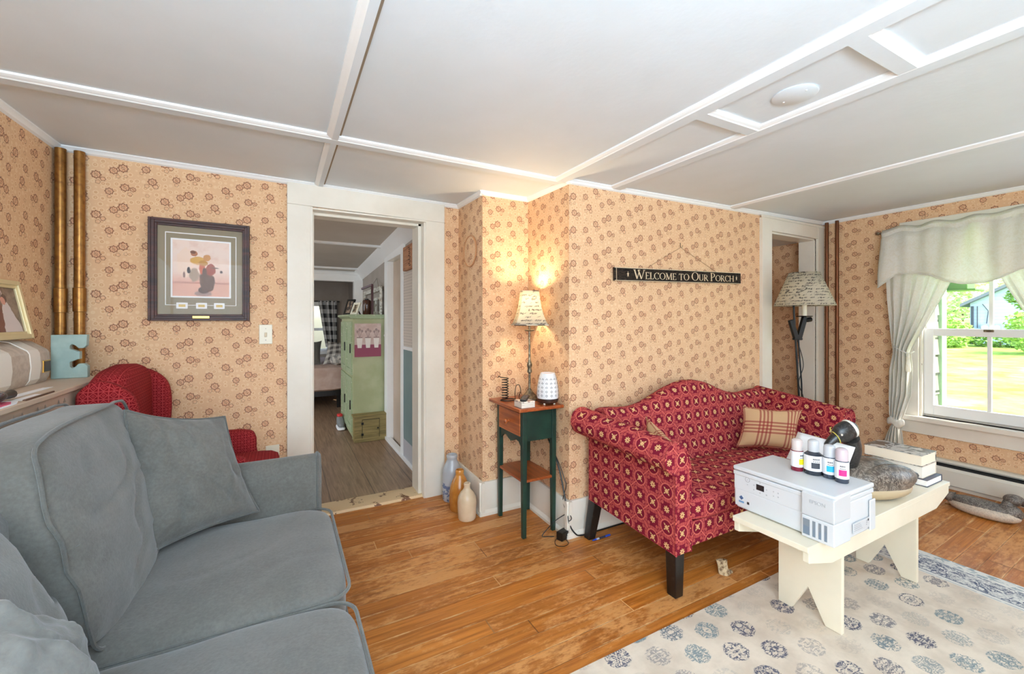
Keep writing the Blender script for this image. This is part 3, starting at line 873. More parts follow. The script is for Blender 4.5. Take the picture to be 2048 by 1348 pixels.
# boxed back cushions with piped edges
def backc(y0, y1, slump, seed, zc=.745, hz=.270, front=True):
    yc, hy = (y0+y1)/2, (y1-y0)/2
    def P(q):
        # q.x thickness (front +), q.y along, q.z up
        z = zc + q.z*hz
        lean = lerp(-.465, -.595, (q.z+1)/2)
        puff = .050*(1-q.y**2)*(1-(q.z*.9+.1)**2)
        x = lean + q.x*.080 + (puff if q.x > 0 else 0) + slump*(1-q.z)*.5*(q.x > 0)
        y = yc + q.y*hy*(1 - .04*(q.z > 0)*q.z)
        z += .010*nz(q.y*1.5+seed, 3) * (q.z > .3) - .018*(q.z > 0)*q.y**4
        x -= .008*max(0, 1 - abs(nz(q.y*1.5 - q.z*.4 + seed, q.z*2.2 + q.y*.6, 4.0))*7)*(q.x > 0)*(1-q.y**4)*(1-q.z**4)
        x += .007*nz(q.y*3+seed, q.z*3, seed) + .004*math.sin(q.z*10 + 2.5*nz(q.y*2, q.z*1.5, seed))*(q.x > 0)*max(0, -q.y)**1.5*1.2
        return Vector((x, y, z))
    m = MB(); m.rbox((0,0,0), (1,1,1), 8, 36, lambda p, q: P(q)); o = m.build('back_cushion', GREY, sofa, smooth=60)
    def loop(qx):
        out = []
        for k, (sy, sz) in enumerate(((1,1),(-1,1),(-1,-1),(1,-1))):
            for i in range(7):
                a = PI/2*k + PI/2*i/6; out.append(P(Vector((qx, sy*.86+.13*cos(a), sz*.86+.13*sin(a)))))
        L = [out[0]]
        for p, q in zip(out, out[1:] + out[:1]):
            d = (q-p).length; k = max(1, int(d/.04))
            L += [p.lerp(q, (j+1)/k) for j in range(k)]
        return L[:-1]
    for qx in (.90, -.93) if front else (-.93,):
        # follow the cushion surface between the corners
        pts = []
        for k, (sy, sz) in enumerate(((1,1),(-1,1),(-1,-1),(1,-1))):
            for i in range(6):
                a = PI/2*k + PI/2*i/6; pts.append((sy*.86+.135*cos(a), sz*.86+.135*sin(a)))
            a1 = PI/2*(k+1); nx = ((1,1),(-1,1),(-1,-1),(1,-1))[(k+1) % 4]
            e = (sy*.86+.135*cos(a1), sz*.86+.135*sin(a1)); f = (nx[0]*.86+.135*cos(a1), nx[1]*.86+.135*sin(a1))
            pts += [(lerp(e[0], f[0], t/10), lerp(e[1], f[1], t/10)) for t in range(10)]
        m = MB(); m.tube([P(Vector((qx, a, b))) + Vector((.002 if qx > 0 else -.002,0,.002)) for a, b in pts], .0048, 6, closed=True); m.build('piping', GREYP, o)
backc(1.385, 2.10, 0.0, 1.0); backc(.66, 1.30, .03, 4.0, .70, .225, False)
for (x, y) in ((.06,.52),(.06,2.14),(-.64,.52),(-.64,2.14)):
    m = MB(); m.box(x-.03,x+.03,y-.03,y+.03,0,.09); m.build('leg', BLACKW, sofa, smooth=0)
def throw(name, label, cs, seed, thick=.17):
    t = thing(name, label, 'pillow', cs[0], 'grey throw pillows on the sofa')
    m = MB(); e = pillow(m, *cs, thick=thick, n=44, seed=seed, wr=.015, pinch=.05); m.build('cover', GREY, t, smooth=70)
    m = MB(); m.tube(e, .005, 6, closed=True); m.build('piping', GREYP, t)
throw('throw_pillow', 'square grey piped pillow leaning in the far corner of the grey sofa', ((-.455,1.775,.505),(-.085,2.015,.52),(-.215,2.135,.895),(-.485,1.945,.985)), 1.0)
throw('throw_pillow', 'pale grey pillow slumped at the near end of the grey sofa', ((-.42,.62,.70),(-.236,.946,.60),(-.353,1.10,.72),(-.56,.98,.93)), 3.0, .17)

# ------------------------------------------------------------------ red wing chair in the corner
wc = thing('wing_chair', 'red diamond-patterned wing armchair in the corner behind the sofa', 'armchair', (-.42,2.58,0))
def slab(pts, axis, a0, a1, name, mt, par, r=.03, n=4):
    """rounded upholstered slab: outline pts in a plane, thickness a0..a1 along axis"""
    m = MB(); P = bez(pts + pts[:1], n)[:-1]; c = sum((Vector((p.x, p.y)) for p in P), Vector((0,0)))/len(P)
    rings = []
    for a, s in ((a0, .035), (a0 + (a1-a0)*.12, .012), (a0 + (a1-a0)*.3, 0), (a0 + (a1-a0)*.7, 0), (a0 + (a1-a0)*.88, .012), (a1, .035)):
        ring = []
        for p in P:
            v = Vector((p.x, p.y)) - c; L = v.length; v = c + v*(1 - s/max(L, .05))
            ring.append((v.x, a, v.y) if axis == 'y' else (a, v.x, v.y))
        rings.append(ring)
    uvs = None
    m.loft(rings)
    # planar uv on the faces of the slab
    for i, f in enumerate(m.f):
        pp = [m.v[k] for k in f]; nv = (Vector(pp[1])-Vector(pp[0])).cross(Vector(pp[2])-Vector(pp[1]))
        k = max(range(3), key=lambda t: abs(nv[t])); m.uv[i] = [(q[1],q[2]) if k == 0 else (q[0],q[2]) if k == 1 else (q[0],q[1]) for q in pp]
    return m.build(name, mt, par, smooth=60)
slab([(2.28,.40),(2.28,.9),(2.30,1.035),(2.38,1.082),(2.52,1.098),(2.68,1.085),(2.75,1.04),(2.78,.9),(2.78,.40)], 'x', -.70, -.58, 'backrest', REDCHAIR, wc)
for y0, y1 in ((2.212,2.285),(2.755,2.83)):
    slab([(-.70,.62),(-.703,.96),(-.69,1.025),(-.645,1.058),(-.585,1.04),(-.53,.985),(-.512,.90),(-.515,.78),(-.53,.68),(-.56,.62)], 'y', y0, y1, 'wing', REDCHAIR, wc)
for y0, y1 in ((2.212,2.30),(2.745,2.83)):
    slab([(-.70,.28),(-.70,.66),(-.55,.695),(-.30,.695),(-.17,.685),(-.135,.65),(-.13,.58),(-.13,.28)], 'y', y0, y1, 'arm', REDCHAIR, wc)
def sf(p, q): return (p.x, p.y, p.z + .018*(1-q.x**2)*(1-q.y**2)*(q.z > 0))
m = MB(); m.rbox((-.33,2.522,.52), (.315,.22,.062), 8, 12, sf); m.build('seat_cushion', REDCHAIR, wc)
m = MB(); m.box(-.70,-.03,2.225,2.82,.22,.455); m.build('seat_rail', REDCHAIR, wc, bevel=.02, seg=3)
for x, y in ((-.08,2.26),(-.08,2.78),(-.66,2.26),(-.66,2.78)):
    m = MB(); z = Zf(x, y); m.lathe([(.016,z),(.022,z+.10),(.028,.225)], x, y, 10); m.build('leg', BLACKW, wc)

# ------------------------------------------------------------------ patterned loveseat
ls = thing('loveseat', 'camelback loveseat in red woven coverlet fabric with rolled arms', 'sofa', (2.4,1.7,0))
LX0, LX1, LY0, LY1 = 1.60, 3.20, 1.365, 2.02
def lsz(y): return .205 + .03*(y-LY0)/(LY1-LY0)
def arm_ring(t, side):
    """section of a rolled arm at depth t (0 front .. 1 back); (x, z) outline from the outer foot over the roll to the seat"""
    y = lerp(LY0, LY1 - .02, t)
    cx, cz, r = lerp(1.603, 1.545, t**1.2), lerp(.655, .712, t), lerp(.072, .078, t)
    out = [(1.600, lsz(y)), (1.600, .35), (1.600, cz - r*1.02)]
    a0, a1 = R(-100), R(-350)
    for i in range(17):
        a = lerp(a0, a1, i/16); out.append((cx + r*cos(a)*(1.0), cz + r*sin(a)))
    ix = lerp(1.695, 1.70, t)
    out += [(ix, cz - .035), (ix + .004, .52), (ix + .006, .40), (ix + .006, lsz(y))]
    if side < 0: out = [(4.8 - x, z) for x, z in out]
    return [(x, y, z) for x, z in out]
for side in (1, -1):
    m = MB(); rings = [arm_ring(t, side) for t in frange(0, 1, 14)]
    uvs = []
    for rg in rings:
        s_ = 0; row = []
        for k in range(len(rg) + 1):
            p, q = Vector(rg[k % len(rg)]), Vector(rg[k-1]) if k else Vector(rg[0])
            if k: s_ += (p-q).length
            row.append((rg[0][1], s_ + .02))
        uvs.append(row)
    m.grid(rings, uvs, False, True)
    for rg in (rings[0], rings[-1]): m.poly(rg, [(p[0]-1.60, p[2]) for p in rg])
    m.build('arm', COVERLET, ls, smooth=50)
    m = MB(); m.tube([Vector(p)+Vector((0,-.001,0)) for p in rings[0]], .005, 6); m.build('piping', COVERLET, ls)
def back_top(x):
    s = abs(x - 2.36)
    return .765 + .135*math.exp(-(s/.33)**2.3) + .02*sst(.5, .72, s)
m = MB(); rings = []; uvs = []
for x in frange(1.63, 3.17, 40):
    zt = back_top(x); prof = [(1.76,.40),(1.80,.52),(1.835,.62),(1.865,zt-.06),(1.88,zt-.02),(1.905,zt),(1.945,zt+.002),(1.98,zt-.015),(1.995,zt-.05),(2.01,.6),(2.015,.23),(1.76,.23)]
    rings.append([(x, y, z) for y, z in prof]); s_ = 0; row = [(x, 0)]
    for a, b in zip(prof, prof[1:] + prof[:1]): s_ += math.hypot(a[0]-b[0], a[1]-b[1]); row.append((x, s_))
    uvs.append(row)
m.loft(rings, True, 0, uvs); m.build('backrest', COVERLET, ls, smooth=50)
def sf(p, q): return (p.x, p.y, p.z + .012*(1-q.x**4)*(1-q.y**2)*(q.z > 0) + .02*(p.y-1.36)*(q.z > 0))
m = MB(); m.rbox((2.40,1.575,.385), (.695,.212,.055), 12, 20, sf); m.build('seat_cushion', COVERLET, ls, smooth=60)
m = MB(); m.box(1.70,3.10,1.375,1.98,.215,.330); m.build('front_rail', COVERLET, ls, bevel=.008)
def leg(pts, w):
    m = MB(); rings = []
    for (x, y, z), ww in zip(pts, w): rings.append([(x-ww,y-ww,z),(x+ww,y-ww,z),(x+ww,y+ww,z),(x-ww,y+ww,z)])
    m.loft(rings); m.build('leg', BLACKW, ls, smooth=0, bevel=.004)
for sx in (1, -1):
    fx = lambda x: x if sx > 0 else 4.8 - x
    leg([(fx(1.632),1.398,0),(fx(1.634),1.40,.22)], (.026,.031))
    z = Zf(fx(1.6), 2.0)
    leg([(fx(1.610),2.005,z),(fx(1.622),1.99,.12),(fx(1.635),1.975,.25)], (.024,.028,.031))
for label, cs in (('tan and red plaid pillow leaning on the right arm of the loveseat', ((2.60,1.735,.475),(2.865,1.505,.468),(2.965,1.525,.715),(2.70,1.755,.725))),
                  ('tan striped pillow half hidden behind the left arm of the loveseat', ((1.80,1.46,.468),(1.87,1.755,.468),(1.84,1.78,.745),(1.735,1.52,.665)))):
    t = thing('plaid_pillow', label, 'pillow', cs[0], 'plaid pillows on the loveseat')
    m = MB(); e = pillow(m, *cs, thick=.11, n=16, seed=2.0, wr=.003); m.build('cover', PLAID, t, smooth=70)
    m = MB(); m.tube(e, .004, 6, closed=True); m.build('piping', PLAID, t)

# ------------------------------------------------------------------ side table
st = thing('side_table', 'narrow green side table with red-brown top and drawer in the chimney corner', 'side table', (1.36,2.33,0))
m = MB(); m.box(1.192,1.503,2.115,2.525,.766,.786); m.build('tabletop', TABLETOP, st, smooth=30, bevel=.004)
for x, y in ((1.247,2.172),(1.455,2.172),(1.247,2.482),(1.455,2.482)):
    z = Zf(x, y); m = MB()
    q = [(x,y),(x+.030,y),(x+.030,y+.030),(x,y+.030)]; c = (x+.015,y+.015)
    m.loft([[(c[0]+(a-c[0])*.8, c[1]+(b-c[1])*.8, z) for a, b in q], [(a, b, .5) for a, b in q], [(a, b, .766) for a, b in q]])
    m.build('leg', GREENP, st, smooth=0, bevel=.002)
m = MB(); m.box(1.277,1.455,2.178,2.190,.575,.760); m.box(1.277,1.455,2.494,2.506,.575,.760); m.box(1.470,1.482,2.20,2.485,.575,.760); m.box(1.255,1.27,2.20,2.485,.745,.760); m.build('apron', GREENP, st, smooth=0, bevel=.0015)
m = MB(); pr = [(2.20,.600),(2.482,.600),(2.482,.535),(2.462,.545),(2.44,.565),(2.40,.570),(2.375,.555),(2.341,.545),(2.307,.555),(2.28,.570),(2.24,.565),(2.22,.545),(2.20,.535)]
m.prism(pr, 'yz', 1.256, 1.268); m.build('scalloped_rail', GREENP, st, smooth=0)
m = MB(); m.box(1.243,1.256,2.205,2.479,.603,.742); d = m.build('drawer', DRAWER, st, smooth=0, bevel=.003)
m = MB(); m.lathe([(.009,0),(.008,.010),(.016,.018),(.019,.026),(.014,.034),(.001,.036)], 0, 0, 14)
m.xform(Matrix.Translation((1.243,2.342,.672)) @ Matrix.Rotation(R(-90), 4, 'Y')); m.build('knob', DRAWER, d)
m = MB(); m.box(1.252,1.478,2.178,2.508,.330,.346); m.build('shelf', TABLETOP, st, smooth=0, bevel=.002)

# ------------------------------------------------------------------ cream bench
bn = thing('bench', 'cream painted trestle bench with notched board legs on the rug', 'bench', (2.39,1.01,0))
m = MB(); m.box(1.712,3.066,.860,1.160,.433,.455); m.build('seat_board', CREAM, bn, smooth=0, bevel=.002)
for y0, y1 in ((.862,.884),(1.137,1.159)):
    m = MB(); m.prism([(1.722,.4325),(3.056,.4325),(3.056,.398),(2.90,.350),(1.89,.350),(1.722,.392)], 'xz', y0, y1); m.build('apron', CREAM, bn, smooth=0, bevel=.002)
for x0 in (2.012, 2.734):
    m = MB(); yc = 1.012
    m.prism([(.885,.009),(.945,.009),(yc,.140),(1.080,.009),(1.136,.009),(1.136,.4325),(.885,.4325)], 'yz', x0, x0+.022)
    m.build('leg', CREAM, bn, smooth=0, bevel=.0015)

# ------------------------------------------------------------------ rug
m = MB(); X0, X1, Y0, Y1 = .35, 3.15, -1.3, 1.262
xs2, ys2 = frange(X0, X1, 30), frange(Y0, Y1, 24)
P = [[(x + (.006*nz(y*4, 1) if x in (X0,X1) else 0), y + (.006*nz(x*5, 2) if y in (Y0,Y1) else 0), Zf(x,y) + .008) for y in ys2] for x in xs2]
m.grid(P, [[(x, y) for y in ys2] for x in xs2])
Q = [[(p[0], p[1], p[2] - .0075) for p in row] for row in P]; m.grid(Q, [[(x, y) for y in ys2] for x in xs2])
for row, rw in ((P[0],Q[0]),(P[-1],Q[-1]),([r[0] for r in P],[r[0] for r in Q]),([r[-1] for r in P],[r[-1] for r in Q])):
    for i in range(len(row)-1): m.poly([row[i],row[i+1],rw[i+1],rw[i]], [(a[0],a[1]) for a in (row[i],row[i+1],rw[i+1],rw[i])])
one(m, 'area_rug', RUG, 'faded cream rug with rows of blue grey medallions under the bench', 'rug', loc=(1.75,0,0))
# ------------------------------------------------------------------ table lamp (lit)
lp = thing('table_lamp', 'tall pewter table lamp with lit script-print bell shade on the side table', 'lamp', (1.405,2.36,.786))
lx, ly = 1.405, 2.36
m = MB(); m.lathe([(.062,.7865),(.060,.800),(.046,.812),(.030,.826),(.018,.842),(.010,.856)], lx, ly, 24); m.build('base', PEWTER, lp)
m = MB(); m.lathe([(.0075,.852),(.0075,.955),(.014,.960),(.016,.972),(.011,.985),(.016,1.0),(.0175,1.012),(.012,1.030),(.007,1.045),(.0065,1.30),(.0065,1.375)], lx, ly, 14); m.build('pole', PEWTER, lp)
m = MB(); m.lathe([(.006,1.226),(.028,1.228),(.037,1.236),(.035,1.237),(.026,1.231),(.006,1.231)], lx, ly, 20); m.build('drip_ring', PEWTER, lp)
m = MB(); m.lathe([(.012,1.350),(.012,1.385)], lx, ly, 12); m.build('socket', BRASS, lp)
BULB = bpy.data.materials.new('lit_bulb'); BULB.use_nodes = True
nt = BULB.node_tree; e = nt.nodes.new('ShaderNodeEmission'); e.inputs[0].default_value = rgb(255,232,196); e.inputs[1].default_value = 60
nt.links.new(e.outputs[0], nt.nodes['Material Output'].inputs[0])
m = MB(); m.ellip((lx,ly,1.405), (.022,.022,.028), 14, 10); m.build('bulb', BULB, lp)
def square_ring(hw, z, rot, n=7, k=9.0):
    out = []
    for i in range(4*n):
        a = 2*PI*i/(4*n) + PI/4; L = (abs(cos(a))**k + abs(sin(a))**k) ** (-1/k)
        x, y = hw*L*cos(a), hw*L*sin(a); out.append((lx + x*cos(rot) - y*sin(rot), ly + x*sin(rot) + y*cos(rot), z))
    return out
rot = R(-22); prof = [(.112,1.268),(.100,1.285),(.084,1.33),(.071,1.38),(.062,1.43),(.056,1.485)]
m = MB(); rings = [square_ring(h, z, rot) for h, z in prof]; m.grid(rings, None, False, True); m.build('shade', SHADE, lp, solid=.002, recalc=True)
TRIMD = mat('striped_shade_trim', lambda c: c.mix(((c.pos()[0] + c.pos()[1] + c.pos()[2])*90.0).sin().gt(.2), rgb(226,212,190), rgb(70,62,56)), .8)
for rg, r in ((rings[0],.0035),(rings[-1],.003)):
    m = MB(); m.tube(rg, r, 6, closed=True); m.build('shade_trim', TRIMD, lp)
ld = bpy.data.lights.new('table_lamp_light', 'POINT'); ld.energy = 14; ld.color = (1.0,.79,.50); ld.shadow_soft_size = .03
lo = bpy.data.objects.new('table_lamp_light', ld); COL.objects.link(lo); lo.parent = lp; lo.location = (0,0,1.435-.786)

# ------------------------------------------------------------------ things on the side table
df = thing('aroma_diffuser', 'white pierced ceramic diffuser on a dark wooden base on the side table', 'diffuser', (1.437,2.195,.786))
dx, dy = 1.437, 2.195
m = MB(); m.lathe([(.050,.794),(.060,.797),(.066,.812),(.066,.822),(.05,.823)], dx, dy, 28); m.build('base', wood('dark_grained_base',(40,22,16),(84,52,36),.4,'z'), df)
for k in range(4):
    m = MB(); a = R(30 + 90*k); m.lathe([(.006,.7865),(.006,.796)], dx + .045*cos(a), dy + .045*sin(a), 8); m.build('foot', PLATE, df)
DP = [(.066,.822),(.068,.835),(.066,.88),(.059,.925),(.050,.960),(.046,.968),(.044,.975),(.040,.975),(.040,.966),(.02,.962)]
m = MB(); m.lathe(DP, dx, dy, 32); cover = m.build('cover', PORCELAIN, df)
m = MB()
for zi in range(5):
    z = .843 + .024*zi; r = interp([(b, a) for a, b in DP[1:6]], z) + .0006
    for k in range(14):
        a0 = 2*PI*k/14 + (zi % 2)*0
        for du, dv in ((0,.005),(0,-.005),(.005,0),(-.005,0)):
            a = a0 + du/r; zz = z + dv
            c = Vector((dx + r*cos(a), dy + r*sin(a), zz)); tx = Vector((-sin(a), cos(a), 0)); tz = Vector((0,0,1)); s = .0032
            m.poly([c - tx*s, c - tz*s, c + tx*s, c + tz*s])
m.build('pierced_pattern', HOLE, cover, recalc=False)
m = MB(); m.lathe([(.038,.969),(.001,.9695)], dx, dy, 24); m.build('top_well', mat('pink_well', rgb(228,190,176), .5), cover)
# coasters and the remote control
for k in range(4):
    one(MB().obox((1.262,2.178),1,.0,.045,.045,.787+.0095*k,.787+.0095*k+.0085), 'coaster', mat('coaster_%d' % k, lambda c: c.mix(c.noise(c.tc('Object'), 40, 2).sm(.45,.6)*(.0 if k < 3 else .8), rgb(238,226,212), rgb(150,110,100)), .5),
        ('bottom coaster of the small pale stack on the side table','second coaster from the bottom of the stack on the side table','third coaster from the bottom of the stack on the side table','patterned top coaster of the stack, under the black remote')[k], 'coaster', 'coasters stacked on the side table', loc=(1.262,2.178,.787+.0095*k), smooth=0, bevel=.001)
rc = thing('remote_control', 'black remote control lying on the stack of coasters', 'remote control', (1.27,2.19,.825))
m = MB(); m.obox((1.275,2.195),.62,.78,.075,.019,.8255,.840); m.build('body', BLACKP, rc, smooth=0, bevel=.005)
m = MB(); a = Vector((.62,.78)).normalized(); b = Vector((-a.y,a.x))
for i in range(7):
    for j in (-1,0,1):
        c = Vector((1.275,2.195)) + a*(-.052+.016*i) + b*(.0095*j); m.obox((c.x,c.y), a.x, a.y, .004, .0028, .840, .8415)
m.build('buttons', mat('button_grey', rgb(92,92,96), .5), rc, smooth=0)
# wire coil holder
cl = thing('wire_coil', 'black spiral wire coil standing on an oval base on the side table', 'wire holder', (1.262,2.40,.786))
m = MB(); pts = [(1.256 + .020*cos(t*2*PI), 2.415 + .020*sin(t*2*PI), .794 + .0165*t) for t in frange(0, 8.0, 112)]
pts += [(1.256-.018, 2.415+.026, .930), (1.256-.03, 2.415+.034, .938), (1.256-.034,2.415+.030,.930)]
m.tube(pts, .0032, 6); m.build('spiral', BLACKM, cl)
m = MB(); m.tube([(1.270 + .052*cos(a), 2.40 + .036*sin(a), .7895) for a in frange(0, 2*PI, 28)][:-1], .0028, 6, closed=True); m.build('ring_base', BLACKM, cl)
m = MB(); m.tube(bez([(1.287,2.335,.790),(1.285,2.337,.84),(1.294,2.337,.885),(1.316,2.337,.888),(1.325,2.335,.85),(1.313,2.333,.825),(1.311,2.327,.805),(1.325,2.32,.795),(1.331,2.325,.803)], 8), .0024, 6); m.build('loop', BLACKM, cl)

# ------------------------------------------------------------------ stoneware jugs
for label, mt, x, y, prof in (
    ('tall grey-blue stoneware jug beside the doorway casing', JUG1, 1.062,2.865, [(.060,0),(.066,.008),(.068,.06),(.068,.19),(.062,.225),(.046,.262),(.036,.282),(.036,.296),(.039,.300),(.039,.316),(.034,.322),(.026,.320),(.022,.30)]),
    ('amber salt-glazed jug between the grey and the cream jug', JUG2, 1.058,2.705, [(.062,0),(.068,.010),(.070,.06),(.069,.125),(.061,.165),(.044,.205),(.031,.228),(.027,.240),(.029,.246),(.029,.262),(.024,.268),(.017,.266),(.015,.25)]),
    ('small cream stoneware jug, nearest of the three jugs', JUG3, 1.052,2.560, [(.053,0),(.058,.008),(.060,.05),(.062,.11),(.057,.145),(.042,.172),(.026,.188),(.021,.198),(.020,.212),(.022,.216),(.022,.228),(.018,.232),(.012,.230),(.011,.21)])):
    z = Zf(x, y)
    t = thing('stoneware_jug', label, 'jug', (x,y,z), 'stoneware jugs beside the doorway')
    m = MB(); m.lathe([(r, h+z) for r, h in prof], x, y, 32); m.build('body', mt, t)
    m = MB(); r, h = prof[-1]; m.lathe([(r*.98, z+h+.004),(.0005,z+h+.004)], x, y, 16); m.build('mouth', HOLE if mt is JUG1 else mat('dark_mouth', rgb(50,26,18), .8), t)

# ------------------------------------------------------------------ framed print on the back wall
def onA(x, off): return WA(x) - off
pf = thing('framed_print', 'dark framed and matted print of two figures hung on the wallpaper', 'picture', (-.40,2.90,1.297))
PX0, PX1, PZ0, PZ1 = -.628, -.171, 1.296, 1.848
pic = Matrix.Translation((0,0,0))
def wallbox(m, x0, x1, z0, z1, d0, d1):
    m.prism([(x0,onA(x0,d1)),(x1,onA(x1,d1)),(x1,onA(x1,d0)),(x0,onA(x0,d0))], 'xy', z0, z1)
m = MB(); fw = .036
for w, d in ((fw,.018),(.026,.026),(.012,.032)):
    a = fw if w == fw else w
    wallbox(m, PX0, PX0+a, PZ0, PZ1, .002, d); wallbox(m, PX1-a, PX1, PZ0, PZ1, .002, d)
    wallbox(m, PX0+a, PX1-a, PZ1-a, PZ1, .002, d); wallbox(m, PX0+a, PX1-a, PZ0, PZ0+a, .002, d)
m.build('frame', MAHOG, pf, smooth=0, bevel=.002)
m = MB(); wallbox(m, PX0+.03, PX1-.03, PZ0+.03, PZ1-.03, .003, .008); m.build('mat_board', mat('olive_grey_mat', rgb(150,138,116), .8), pf, smooth=0)
m = MB(); ix0, ix1, iz0, iz1 = PX0+.068, PX1-.066, PZ0+.085, PZ1-.068
for a in ((ix0,ix0+.0035,iz0,iz1),(ix1-.0035,ix1,iz0,iz1),(ix0,ix1,iz1-.005,iz1),(ix0,ix1,iz0,iz0+.0025)): wallbox(m, *a, .008, .0088)
m.build('mat_line', PAPER, pf, smooth=0)
m = MB(); gx0, gx1, gz0, gz1 = PX0+.092, PX1-.092, PZ0+.128, PZ1-.10
wallbox(m, gx0, gx1, gz0, gz1, .008, .0092); m.build('print_border', PAPER, pf, smooth=0)
def painting(c):
    x, y, z = c.pos(); u = x * (1/.13); v = (z - .275) * (1/.155)
    vv = c.vec(x, z); n = c.noise(vv, 16, 4, .6)
    col = c.mix(v.sm(-.5, .1), rgb(226,178,160), rgb(240,218,206)); col = c.mix(n.sm(.45,.75)*.35, col, rgb(214,160,140))
    col = c.mix((v + .42).abs().sm(.06,.0)*.6, col, rgb(178,104,92))
    w = (c.noise(vv, 34, 4, .65) - .5) * .9
    def blob(cx, cy, rx, ry, colr, col):
        q = (((u - cx)*(1/rx)).pow(2.0) + ((v - cy)*(1/ry)).pow(2.0)).sqrt() + w
        return c.mix(q.sm(1.06, .94), col, colr)
    for b in ((.05,-.80,.30,.10,rgb(168,140,132)),(-.55,.30,.30,.50,rgb(240,214,196)),(.10,-.66,.20,.14,rgb(96,74,66)),(.20,-.36,.27,.40,rgb(112,84,72)),(-.26,-.12,.17,.24,rgb(176,152,132)),
              (.32,.06,.17,.22,rgb(164,88,72)),(.02,.12,.10,.22,rgb(198,106,78)),(.10,-.02,.08,.16,rgb(104,76,66)),(-.13,.38,.27,.15,rgb(216,170,96)),(.06,.30,.16,.10,rgb(196,148,88)),
              (-.26,.63,.12,.11,rgb(178,116,82)),(-.30,.68,.10,.06,rgb(120,78,58)),(.19,.49,.13,.12,rgb(206,150,96)),(-.44,.02,.06,.12,rgb(64,54,54)),(.70,.0,.055,.05,rgb(104,84,82)),(.46,.14,.16,.025,rgb(120,92,80)),(-.60,-.14,.04,.10,rgb(150,110,96))): col = blob(*b, col)
    return col
m = MB(); wallbox(m, gx0+.008, gx1-.008, gz0+.008, gz1-.008, .0092, .0098); m.build('print', mat('soft_painting', painting, .7), pf, smooth=0)
for k, cx in enumerate((-.487,-.400,-.318)):
    m = MB(); wallbox(m, cx-.025, cx+.025, PZ0+.067, PZ0+.100, .0088, .0096); s = m.build('stamp', PAPER, pf, smooth=0)
    m = MB(); wallbox(m, cx-.015, cx+.015, PZ0+.076, PZ0+.090, .0096, .0099); m.build('stamp_picture', mat('stamp_ochre_%d' % k, rgb(216,186,110), .7), s, smooth=0)
m = MB(); wallbox(m, -.437,-.362, PZ0+.014, PZ0+.026, .030, .0335); m.build('name_plate', BRASS, pf, smooth=0)
m = MB(); wallbox(m, PX0+.034, PX1-.034, PZ0+.034, PZ1-.034, .013, .0145); m.build('glass', FRAMEG, pf, smooth=0)

# light switch, outlet
t = thing('light_switch', 'ivory light switch plate on the wallpaper beside the doorway', 'light switch', (-.09,2.94,1.16))
m = MB(); wallbox(m, -.124,-.055,1.156,1.272,.0005,.007); m.build('plate', PLATE, t, smooth=0, bevel=.003)
m = MB(); wallbox(m, -.096,-.083,1.198,1.226,.006,.014); m.build('toggle', mat('toggle_tan', rgb(206,190,160), .4), t, smooth=0, bevel=.002)
for z in (1.180,1.248):
    m = MB(); wallbox(m, -.0915,-.0875,z-.002,z+.002,.006,.008); m.build('screw', PEWTER, t, smooth=0)
t = thing('wall_outlet', 'pale outlet cover low on the wall just above the red chair seat', 'outlet', (-.05,2.94,.5))
m = MB(); wallbox(m, -.090,-.018,.47,.545,.0005,.008); m.build('plate', PLATE, t, smooth=0, bevel=.003)
m = MB(); wallbox(m, -.068,-.040,.488,.512,.007,.010); m.build('receptacle', PLATE, t, smooth=0, bevel=.002)
# papered-over flue cover on the chimney side
t = thing('flue_cover', 'round flue cover papered over with wallpaper, high on the chimney side', 'flue cover', (C1x-.01,2.765,1.784))
def disc(m, cx, c, r0, r1, x0, x1, n=40):
    m.loft([[(x, c[0]+r*cos(2*PI*k/n), c[1]+r*sin(2*PI*k/n)) for k in range(n)] for x, r in ((x0,r0),(x1,r1))])
m = MB(); disc(m, 0, (2.765,1.784), .106, .104, C1x-.001, C1x-.007)
for i in range(len(m.uv)): m.uv[i] = [(m.v[k][1]*-1 + 3.06, m.v[k][2]) for k in m.f[i]]
m.build('cover_disc', WALLPAPER, t, smooth=0)
m = MB(); m.tube([(C1x-.007, 2.765+.107*cos(a), 1.784+.107*sin(a)) for a in frange(0,2*PI,48)][:-1], .005, 6, closed=True); m.build('rim', mat('rim_brown', rgb(196,140,96), .6), t)

# ------------------------------------------------------------------ porch sign
sg = thing('porch_sign', 'long narrow black wooden sign reading Welcome to Our Porch', 'sign', (2.49,2.06,1.60))
SY = lambda x: A2(x) - .012
tilt = math.atan2(.030, 1.284)
M_s = Matrix.Translation((2.491,SY(2.491),1.608)) @ Matrix.Rotation(-tilt, 4, 'Y')
m = MB(); m.box(-.642,.642,-.008,.008,-.043,.043); m.xform(M_s); m.build('board', SIGNW, sg, smooth=0, bevel=.003)
m = MB()
for a in ((-.642,.642,.039,.0425),(-.642,.642,-.0425,-.039),(-.6285,-.6255,-.043,.043)): m.box(a[0],a[1],-.0092,-.0078,a[2],a[3])
m.xform(M_s); m.build('border_line', CREAMLET, sg, smooth=0)
